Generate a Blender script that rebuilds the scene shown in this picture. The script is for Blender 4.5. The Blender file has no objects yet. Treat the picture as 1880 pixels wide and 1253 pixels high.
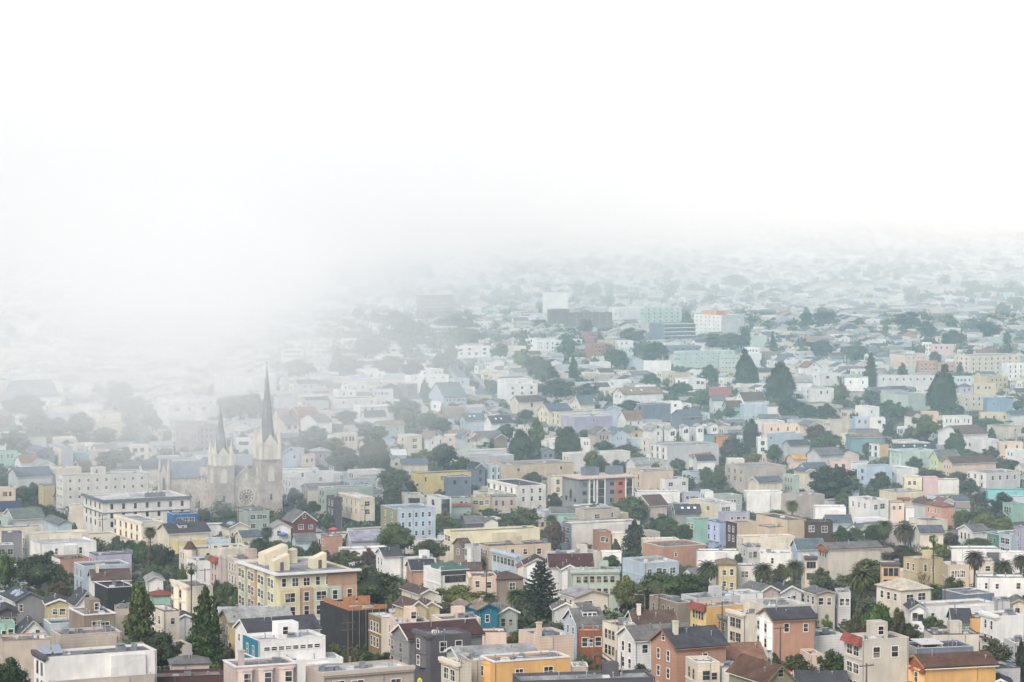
import bpy, bmesh, math, random
from mathutils import Vector, Matrix
RND = random.Random(7)
S = bpy.context.scene
C = S.collection
# ---------------------------------------------------------------- survey: lens, horizon, lie of the land
F = 5222.0            # focal length in photo pixels (photo 1880 wide)
YH = 350.0            # horizon row
ALPHA = math.atan((626.5 - YH) / F)
CA, SA = math.cos(ALPHA), math.sin(ALPHA)
Z0 = 130.0            # camera height above datum
def ray(x, y):
    d = F * CA + (626.5 - y) * SA
    return (x - 940) / d, (-F * SA + (626.5 - y) * CA) / d
TB = [(440, 1.38), (450, 1.43), (480, 1.58), (500, 1.7), (550, 1.96), (600, 2.2), (650, 2.46), (700, 2.8), (780, 3.4),
      (850, 3.9), (950, 4.8), (1000, 5.4), (1100, 6.9), (1200, 8.6), (1250, 9.5), (1450, 13.2)]
PROF = sorted([(F / s, Z0 + ray(940, y)[1] * F / s) for y, s in TB] +
              [(-400, 112), (0, 117), (100, 92), (200, 68), (4300, 82), (9000, 100), (17000, 110)])
def ground(Y):
    for (a, b), (c, d) in zip(PROF, PROF[1:]):
        if Y <= c:
            t = (Y - a) / (c - a)
            return b + (d - b) * t
    return PROF[-1][1]
def solve(x, y, h):
    """World X, Y of the thing whose top, h metres over the ground, stands at photo pixel x, y."""
    tx, tz = ray(x, y)
    f = lambda D: ground(D) + h - (Z0 + tz * D)
    a, b = 380.0, 6800.0
    if f(a) > 0: a = b = 380.0
    elif f(b) < 0: a = b = 6800.0
    for _ in range(50):
        m = (a + b) / 2
        if f(m) < 0: a = m
        else: b = m
    return tx * a, a
def project(X, Y, Z):
    zc = Y * CA - (Z - Z0) * SA
    yc = Y * SA + (Z - Z0) * CA
    return 940 + F * X / zc, 626.5 - F * yc / zc
TX = [0, 310, 620, 930, 1240, 1560]
TY = {'A': 1050, 'B': 860, 'C': 680, 'D': 500}
def tile(t, x, y):
    return TX[int(t[1]) - 1] + x / 5.875, TY[t[0]] + y / 5.875
# ---------------------------------------------------------------- colours
def lin(c):
    return tuple((v / 255 / 12.92) if v <= 10 else ((v / 255 + .055) / 1.055) ** 2.4 for v in c)
COL = {  # sRGB of the paint, and how one would call it
 'W': ((228, 227, 222), 'white'), 'w': ((222, 218, 210), 'off-white'), 'w2': ((198, 197, 194), 'pale grey'), 'C': ((220, 209, 186), 'cream'),
 'c': ((202, 194, 178), 'greyish cream'), 'B': ((188, 174, 158), 'beige'), 'a': ((212, 190, 158), 'light tan'), 'a2': ((182, 171, 160), 'taupe-beige'),
 'T': ((146, 130, 114), 'brownish taupe'), 'T2': ((120, 108, 105), 'dim brown'), 'P': ((222, 196, 172), 'peach'), 's': ((186, 138, 112), 'salmon'),
 's2': ((150, 125, 105), 'tan'), 's3': ((222, 158, 132), 'salmon pink'), 's4': ((170, 108, 96), 'faded red'), 'O': ((226, 172, 98), 'orange-yellow'),
 'O2': ((222, 178, 132), 'apricot'), 'Y': ((226, 200, 128), 'yellow'), 'Y2': ((224, 214, 176), 'pale yellow'), 'y': ((204, 186, 138), 'straw-coloured'),
 'G': ((138, 140, 142), 'grey'), 'g': ((120, 122, 124), 'mid grey'), 'D': ((88, 86, 94), 'dark grey'), 'K': ((38, 42, 48), 'black'),
 'A': ((194, 196, 196), 'light grey'), 'L': ((176, 194, 206), 'pale blue'), 'p': ((178, 198, 216), 'light blue'), 'U': ((112, 126, 144), 'blue-grey'),
 'U2': ((128, 160, 184), 'sky blue'), 'N': ((46, 58, 128), 'navy blue'), 'q': ((28, 108, 176), 'bright blue'), 'q2': ((124, 196, 198), 'turquoise'),
 'Q': ((0, 124, 152), 'teal'), 'E': ((170, 184, 172), 'sage'), 'M': ((142, 190, 172), 'mint'), 'M2': ((184, 206, 194), 'pale mint'),
 'e': ((108, 132, 126), 'teal-grey'), 'e2': ((98, 124, 130), 'slate-teal'), 'e3': ((58, 146, 122), 'green'), 'e4': ((116, 162, 168), 'grey-teal'),
 'i': ((168, 184, 158), 'pale green'), 'I': ((196, 216, 152), 'lime green'), 'o': ((146, 146, 112), 'olive'), 'R': ((122, 52, 54), 'barn red'),
 'r': ((160, 76, 60), 'red tile'), 'r2': ((178, 80, 70), 'brick red'), 'm': ((92, 56, 58), 'maroon'), 'k': ((200, 180, 172), 'pinkish'),
 'k2': ((212, 172, 172), 'dusty pink'), 'V': ((170, 168, 188), 'lilac'), 'V2': ((168, 154, 166), 'mauve'), 'v': ((156, 172, 208), 'periwinkle'),
 'v2': ((172, 166, 192), 'lavender'), 'z': ((140, 116, 78), 'tan-brown'), 'z2': ((70, 48, 44), 'dark brown'), 'j': ((156, 88, 46), 'rust-orange'),
 'j2': ((178, 128, 100), 'reddish timber'), 't': ((156, 136, 116), 'tan'), 'd': ((74, 78, 84), 'dark grey'), 'l': ((172, 172, 170), 'light grey'),
 'n': ((104, 82, 72), 'brown'), 'n2': ((122, 94, 82), 'brown'), 'b': ((98, 112, 126), 'slate'), 'F': ((180, 180, 180), 'grey'), 'X': ((215, 208, 198), 'pale')}
ROOFOVR = {'N': ((108, 76, 58), 'brown'), 'g': ((124, 124, 122), 'grey'), 'M': ((120, 150, 145), 'grey-green'), 'D': ((64, 68, 76), 'dark'),
           's': ((152, 112, 86), 'orange-brown'), 'w': ((226, 226, 224), 'white'), 'm': ((84, 52, 54), 'maroon'), 'e': ((116, 128, 120), 'grey-green')}
def muted(c, k):
    l = sum(c) / 3
    return [l + (v - l) * k for v in c]
def wcol(k): return (*[v * .86 for v in lin(muted(COL[k][0], .82))], 1)
def rcol(k): return (*[v * .7 for v in lin(muted((ROOFOVR.get(k) or COL[k])[0], .85))], 1)
def rname(k): return (ROOFOVR.get(k) or COL[k])[1]
# ---------------------------------------------------------------- materials
def new_mat(name):
    m = bpy.data.materials.new(name); m.use_nodes = True
    return m, m.node_tree, m.node_tree.nodes['Principled BSDF']
def nd(nt, typ, **kw):
    n = nt.nodes.new(typ)
    for k, v in kw.items(): setattr(n, k, v)
    return n
def painted(name, rough=.75, scale=.35, amount=.22, streak=True, detail=6.0, bump=0.0, patch=0.0, seam=0.0, siding=0.0):
    """Paint in the object's own colour, mottled by weathering: rain streaks, repainted patches, sheet seams, stains."""
    m, nt, bs = new_mat(name)
    oi = nd(nt, 'ShaderNodeObjectInfo'); ge = nd(nt, 'ShaderNodeNewGeometry'); tc = nd(nt, 'ShaderNodeTexCoord')
    mp = nd(nt, 'ShaderNodeMapping'); mp.inputs['Scale'].default_value = (1, 1, .16 if streak else 1)
    nz = nd(nt, 'ShaderNodeTexNoise'); nz.inputs['Scale'].default_value = scale; nz.inputs['Detail'].default_value = detail; nz.inputs['Roughness'].default_value = .68
    n2 = nd(nt, 'ShaderNodeTexNoise'); n2.inputs['Scale'].default_value = scale * .3; n2.inputs['Detail'].default_value = 3
    nt.links.new(ge.outputs['Position'], mp.inputs['Vector']); nt.links.new(mp.outputs[0], nz.inputs['Vector']); nt.links.new(ge.outputs['Position'], n2.inputs['Vector'])
    ad = nd(nt, 'ShaderNodeMath', operation='ADD'); nt.links.new(nz.outputs['Fac'], ad.inputs[0]); nt.links.new(n2.outputs['Fac'], ad.inputs[1])
    mr = nd(nt, 'ShaderNodeMapRange'); mr.inputs['From Min'].default_value = .68; mr.inputs['From Max'].default_value = 1.28
    mr.inputs['To Min'].default_value = 1 - amount * 1.6; mr.inputs['To Max'].default_value = 1 + amount * .6
    nt.links.new(ad.outputs[0], mr.inputs['Value']); fac = mr.outputs[0]
    if patch:
        pm = nd(nt, 'ShaderNodeMapping'); pm.inputs['Scale'].default_value = (.16, .16, .22); vo = nd(nt, 'ShaderNodeTexVoronoi', distance='CHEBYCHEV'); vo.inputs['Scale'].default_value = 1.0
        nt.links.new(tc.outputs['Object'], pm.inputs['Vector']); nt.links.new(pm.outputs[0], vo.inputs['Vector'])
        sp = nd(nt, 'ShaderNodeSeparateColor'); nt.links.new(vo.outputs['Color'], sp.inputs[0])
        pr = nd(nt, 'ShaderNodeMapRange'); pr.inputs['To Min'].default_value = 1 - patch; pr.inputs['To Max'].default_value = 1 + patch * .5; nt.links.new(sp.outputs[0], pr.inputs['Value'])
        mu = nd(nt, 'ShaderNodeMath', operation='MULTIPLY'); nt.links.new(fac, mu.inputs[0]); nt.links.new(pr.outputs[0], mu.inputs[1]); fac = mu.outputs[0]
    if seam:
        wv = nd(nt, 'ShaderNodeTexWave', wave_type='BANDS', bands_direction='Y'); wv.inputs['Scale'].default_value = .32; wv.inputs['Distortion'].default_value = .6; wv.inputs['Detail'].default_value = 2
        nt.links.new(tc.outputs['Object'], wv.inputs['Vector']); sr = nd(nt, 'ShaderNodeMapRange'); sr.inputs['From Min'].default_value = .0; sr.inputs['From Max'].default_value = .12; sr.inputs['To Min'].default_value = 1 - seam; sr.inputs['To Max'].default_value = 1
        nt.links.new(wv.outputs['Fac'], sr.inputs['Value']); mu = nd(nt, 'ShaderNodeMath', operation='MULTIPLY'); nt.links.new(fac, mu.inputs[0]); nt.links.new(sr.outputs[0], mu.inputs[1]); fac = mu.outputs[0]
    if siding:      # clapboard courses on about half of the houses
        wv = nd(nt, 'ShaderNodeTexWave', wave_type='BANDS', bands_direction='Z', wave_profile='SAW'); wv.inputs['Scale'].default_value = .55; wv.inputs['Distortion'].default_value = .15
        nt.links.new(tc.outputs['Object'], wv.inputs['Vector']); gt = nd(nt, 'ShaderNodeMath', operation='GREATER_THAN'); gt.inputs[1].default_value = .45; nt.links.new(oi.outputs['Random'], gt.inputs[0])
        am = nd(nt, 'ShaderNodeMath', operation='MULTIPLY'); am.inputs[1].default_value = siding; nt.links.new(gt.outputs[0], am.inputs[0])
        m1 = nd(nt, 'ShaderNodeMath', operation='MULTIPLY'); nt.links.new(wv.outputs['Fac'], m1.inputs[0]); nt.links.new(am.outputs[0], m1.inputs[1])
        s1 = nd(nt, 'ShaderNodeMath', operation='SUBTRACT'); s1.inputs[0].default_value = 1.04; nt.links.new(m1.outputs[0], s1.inputs[1])
        mu = nd(nt, 'ShaderNodeMath', operation='MULTIPLY'); nt.links.new(fac, mu.inputs[0]); nt.links.new(s1.outputs[0], mu.inputs[1]); fac = mu.outputs[0]
    mx = nd(nt, 'ShaderNodeVectorMath', operation='SCALE'); nt.links.new(oi.outputs['Color'], mx.inputs[0]); nt.links.new(fac, mx.inputs['Scale'])
    nt.links.new(mx.outputs[0], bs.inputs['Base Color']); bs.inputs['Roughness'].default_value = rough
    if bump:
        bp = nd(nt, 'ShaderNodeBump'); bp.inputs['Strength'].default_value = bump; bp.inputs['Distance'].default_value = .1
        nt.links.new(nz.outputs['Fac'], bp.inputs['Height']); nt.links.new(bp.outputs[0], bs.inputs['Normal'])
    return m
def plain(name, srgb, rough=.7, metal=0.0, var=.15, scale=.6):
    m, nt, bs = new_mat(name)
    ge = nd(nt, 'ShaderNodeNewGeometry'); nz = nd(nt, 'ShaderNodeTexNoise'); nz.inputs['Scale'].default_value = scale; nz.inputs['Detail'].default_value = 5
    nt.links.new(ge.outputs['Position'], nz.inputs['Vector'])
    mr = nd(nt, 'ShaderNodeMapRange'); mr.inputs['From Min'].default_value = .3; mr.inputs['From Max'].default_value = .7
    mr.inputs['To Min'].default_value = 1 - var; mr.inputs['To Max'].default_value = 1 + var
    nt.links.new(nz.outputs['Fac'], mr.inputs['Value'])
    rgb = nd(nt, 'ShaderNodeRGB'); rgb.outputs[0].default_value = (*lin(srgb), 1)
    mx = nd(nt, 'ShaderNodeVectorMath', operation='SCALE'); nt.links.new(rgb.outputs[0], mx.inputs[0]); nt.links.new(mr.outputs[0], mx.inputs['Scale'])
    nt.links.new(mx.outputs[0], bs.inputs['Base Color']); bs.inputs['Roughness'].default_value = rough; bs.inputs['Metallic'].default_value = metal
    return m
M_WALL = painted('weathered_paint', .85, .8, .14, patch=.07, siding=.16)
M_ROOF = painted('roof_covering', .9, .5, .4, streak=False, patch=.28, seam=.22)
M_SHING = painted('shingle_roof', .92, 1.3, .34, streak=False, bump=.3, patch=.12)
M_TRIM = painted('trim_paint', .6, 1.2, .08)
M_STONE = painted('sandstone_blocks', .9, .9, .3, streak=False)
def glass_mat():
    m, nt, bs = new_mat('window_glass')
    oi = nd(nt, 'ShaderNodeObjectInfo'); ge = nd(nt, 'ShaderNodeNewGeometry')
    wn = nd(nt, 'ShaderNodeTexWhiteNoise'); 
    sn = nd(nt, 'ShaderNodeVectorMath', operation='SNAP'); sn.inputs[1].default_value = (1.3, 1.3, 1.5)
    nt.links.new(ge.outputs['Position'], sn.inputs[0]); nt.links.new(sn.outputs[0], wn.inputs['Vector'])
    cr = nd(nt, 'ShaderNodeValToRGB'); cr.color_ramp.interpolation = 'CONSTANT'
    for p, c in ((0, (.020, .024, .028)), (.45, (.036, .042, .05)), (.72, (.075, .08, .085)), (.88, (.2, .19, .17))):
        e = cr.color_ramp.elements[0] if p == 0 else cr.color_ramp.elements.new(p)
        e.position = p; e.color = (*c, 1)
    cr.color_ramp.elements[-1].color = (.2, .19, .17, 1); cr.color_ramp.elements[-1].position = .88
    nt.links.new(wn.outputs['Value'], cr.inputs['Fac']); nt.links.new(cr.outputs[0], bs.inputs['Base Color'])
    bs.inputs['Roughness'].default_value = .12
    return m
M_GLASS = glass_mat()
M_FRAME = plain('window_frame_paint', (224, 222, 216), .55, var=.05)
M_DFRAME = plain('dark_window_frame', (40, 44, 50), .5, var=.05)
M_METAL = plain('galvanised_metal', (150, 154, 156), .45, .6)
M_CFRAME = plain('cream_window_frame', (176, 168, 150), .6, var=.05)
M_SOLAR = plain('solar_cells', (150, 160, 168), .15, .2, .05)
M_WOOD = plain('weathered_timber', (92, 76, 62), .9)
M_BARK = plain('tree_bark', (78, 66, 54), .95, var=.3, scale=2)
M_ASPH = plain('asphalt', (92, 94, 96), .9, var=.18, scale=.15)
M_CONC = plain('concrete_paving', (150, 148, 142), .9, var=.12, scale=.3)
def leaf_mat(name, tr=True):
    m, nt, bs = new_mat(name)
    oi = nd(nt, 'ShaderNodeObjectInfo'); at = nd(nt, 'ShaderNodeAttribute', attribute_name='tone')
    nz = nd(nt, 'ShaderNodeTexNoise'); nz.inputs['Scale'].default_value = .22; ge = nd(nt, 'ShaderNodeNewGeometry')
    nt.links.new(ge.outputs['Position'], nz.inputs['Vector'])
    mr = nd(nt, 'ShaderNodeMapRange'); mr.inputs['From Min'].default_value = .3; mr.inputs['From Max'].default_value = .7; mr.inputs['To Min'].default_value = .7; mr.inputs['To Max'].default_value = 1.4
    nt.links.new(nz.outputs['Fac'], mr.inputs['Value'])
    mu = nd(nt, 'ShaderNodeMath', operation='MULTIPLY'); nt.links.new(at.outputs['Fac'], mu.inputs[0]); nt.links.new(mr.outputs[0], mu.inputs[1])
    mx = nd(nt, 'ShaderNodeVectorMath', operation='SCALE'); nt.links.new(oi.outputs['Color'], mx.inputs[0]); nt.links.new(mu.outputs[0], mx.inputs['Scale'])
    nt.links.new(mx.outputs[0], bs.inputs['Base Color']); bs.inputs['Roughness'].default_value = .75
    bs.inputs['Specular IOR Level'].default_value = .25
    return m
M_LEAF = leaf_mat('leaves')
def ground_mat():
    m, nt, bs = new_mat('yards_and_soil')
    ge = nd(nt, 'ShaderNodeNewGeometry'); nz = nd(nt, 'ShaderNodeTexNoise'); nz.inputs['Scale'].default_value = .07; nz.inputs['Detail'].default_value = 8
    nt.links.new(ge.outputs['Position'], nz.inputs['Vector'])
    cr = nd(nt, 'ShaderNodeValToRGB')
    cr.color_ramp.elements[0].position = .38; cr.color_ramp.elements[0].color = (.03, .042, .022, 1)
    cr.color_ramp.elements[1].position = .62; cr.color_ramp.elements[1].color = (.15, .145, .13, 1)
    e = cr.color_ramp.elements.new(.5); e.color = (.06, .065, .04, 1)
    nt.links.new(nz.outputs['Fac'], cr.inputs['Fac']); nt.links.new(cr.outputs[0], bs.inputs['Base Color']); bs.inputs['Roughness'].default_value = .95
    return m
# ---------------------------------------------------------------- mesh helper
class MB:
    def __init__(s): s.v, s.f, s.m = [], [], []
    def face(s, pts, m=0):
        b = len(s.v); s.v += [tuple(p) for p in pts]; s.f.append(list(range(b, b + len(pts)))); s.m.append(m)
    def box(s, x0, x1, y0, y1, z0, z1, m=0, faces='xXyYzZ'):
        P = [(x0, y0, z0), (x1, y0, z0), (x1, y1, z0), (x0, y1, z0), (x0, y0, z1), (x1, y0, z1), (x1, y1, z1), (x0, y1, z1)]
        b = len(s.v); s.v += P
        for k, q in (('y', (0, 1, 5, 4)), ('X', (1, 2, 6, 5)), ('Y', (2, 3, 7, 6)), ('x', (3, 0, 4, 7)), ('Z', (4, 5, 6, 7)), ('z', (3, 2, 1, 0))):
            if k in faces: s.f.append([b + i for i in q]); s.m.append(m)
    def prism(s, poly, z0, z1, m=0, cap=True, mcap=None):
        n = len(poly); b = len(s.v)
        s.v += [(p[0], p[1], z0) for p in poly] + [(p[0], p[1], z1) for p in poly]
        for i in range(n):
            j = (i + 1) % n; s.f.append([b + i, b + j, b + n + j, b + n + i]); s.m.append(m)
        if cap:
            s.f.append([b + n + i for i in range(n)]); s.m.append(m if mcap is None else mcap)
            s.f.append([b + i for i in reversed(range(n))]); s.m.append(m)
    def loft(s, p0, p1, m=0):
        n = len(p0); b = len(s.v); s.v += [tuple(p) for p in p0] + [tuple(p) for p in p1]
        for i in range(n):
            j = (i + 1) % n; s.f.append([b + i, b + j, b + n + j, b + n + i]); s.m.append(m)
        s.f.append([b + n + i for i in range(n)]); s.m.append(m); s.f.append([b + i for i in reversed(range(n))]); s.m.append(m)
    def tube(s, pts, rads, n=6, m=0):
        prev = None
        for k, (p, r) in enumerate(zip(pts, rads)):
            p = Vector(p); d = Vector(pts[min(k + 1, len(pts) - 1)]) - Vector(pts[max(k - 1, 0)])
            d.normalize(); a = d.orthogonal(); a.normalize(); c = d.cross(a)
            if prev is not None and a.dot(prev[1]) < 0: a, c = -a, -c
            ring = [p + a * (r * math.cos(t * 2 * math.pi / n)) + c * (r * math.sin(t * 2 * math.pi / n)) for t in range(n)]
            b = len(s.v); s.v += [tuple(q) for q in ring]
            if prev is not None:
                for i in range(n):
                    j = (i + 1) % n; s.f.append([prev[0] + i, prev[0] + j, b + j, b + i]); s.m.append(m)
            prev = (b, a)
        s.f.append([prev[0] + i for i in range(n)]); s.m.append(m)
    def mesh(s, name, mats):
        me = bpy.data.meshes.new(name); me.from_pydata(s.v, [], s.f)
        for q in mats: me.materials.append(q)
        if len(mats) > 1: me.polygons.foreach_set('material_index', s.m)
        return me
    def build(s, name, mats, parent=None, color=None, loc=None, rotz=0.0):
        return link(name, s.mesh(name, mats if isinstance(mats, (list, tuple)) else [mats]), parent, color, loc, rotz)
def link(name, data, parent=None, color=None, loc=None, rotz=0.0):
    o = bpy.data.objects.new(name, data); C.objects.link(o)
    if parent is not None: o.parent = parent
    if color is not None: o.color = color
    if loc is not None: o.location = loc
    if rotz: o.rotation_euler = (0, 0, rotz)
    return o
def tag(o, label, cat, group=None, kind=None):
    o['label'] = label
    if cat: o['category'] = cat
    if group: o['group'] = group
    if kind: o['kind'] = kind
    return o
def struct(o, label, cat):
    return tag(o, label, cat, kind='structure')
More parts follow.
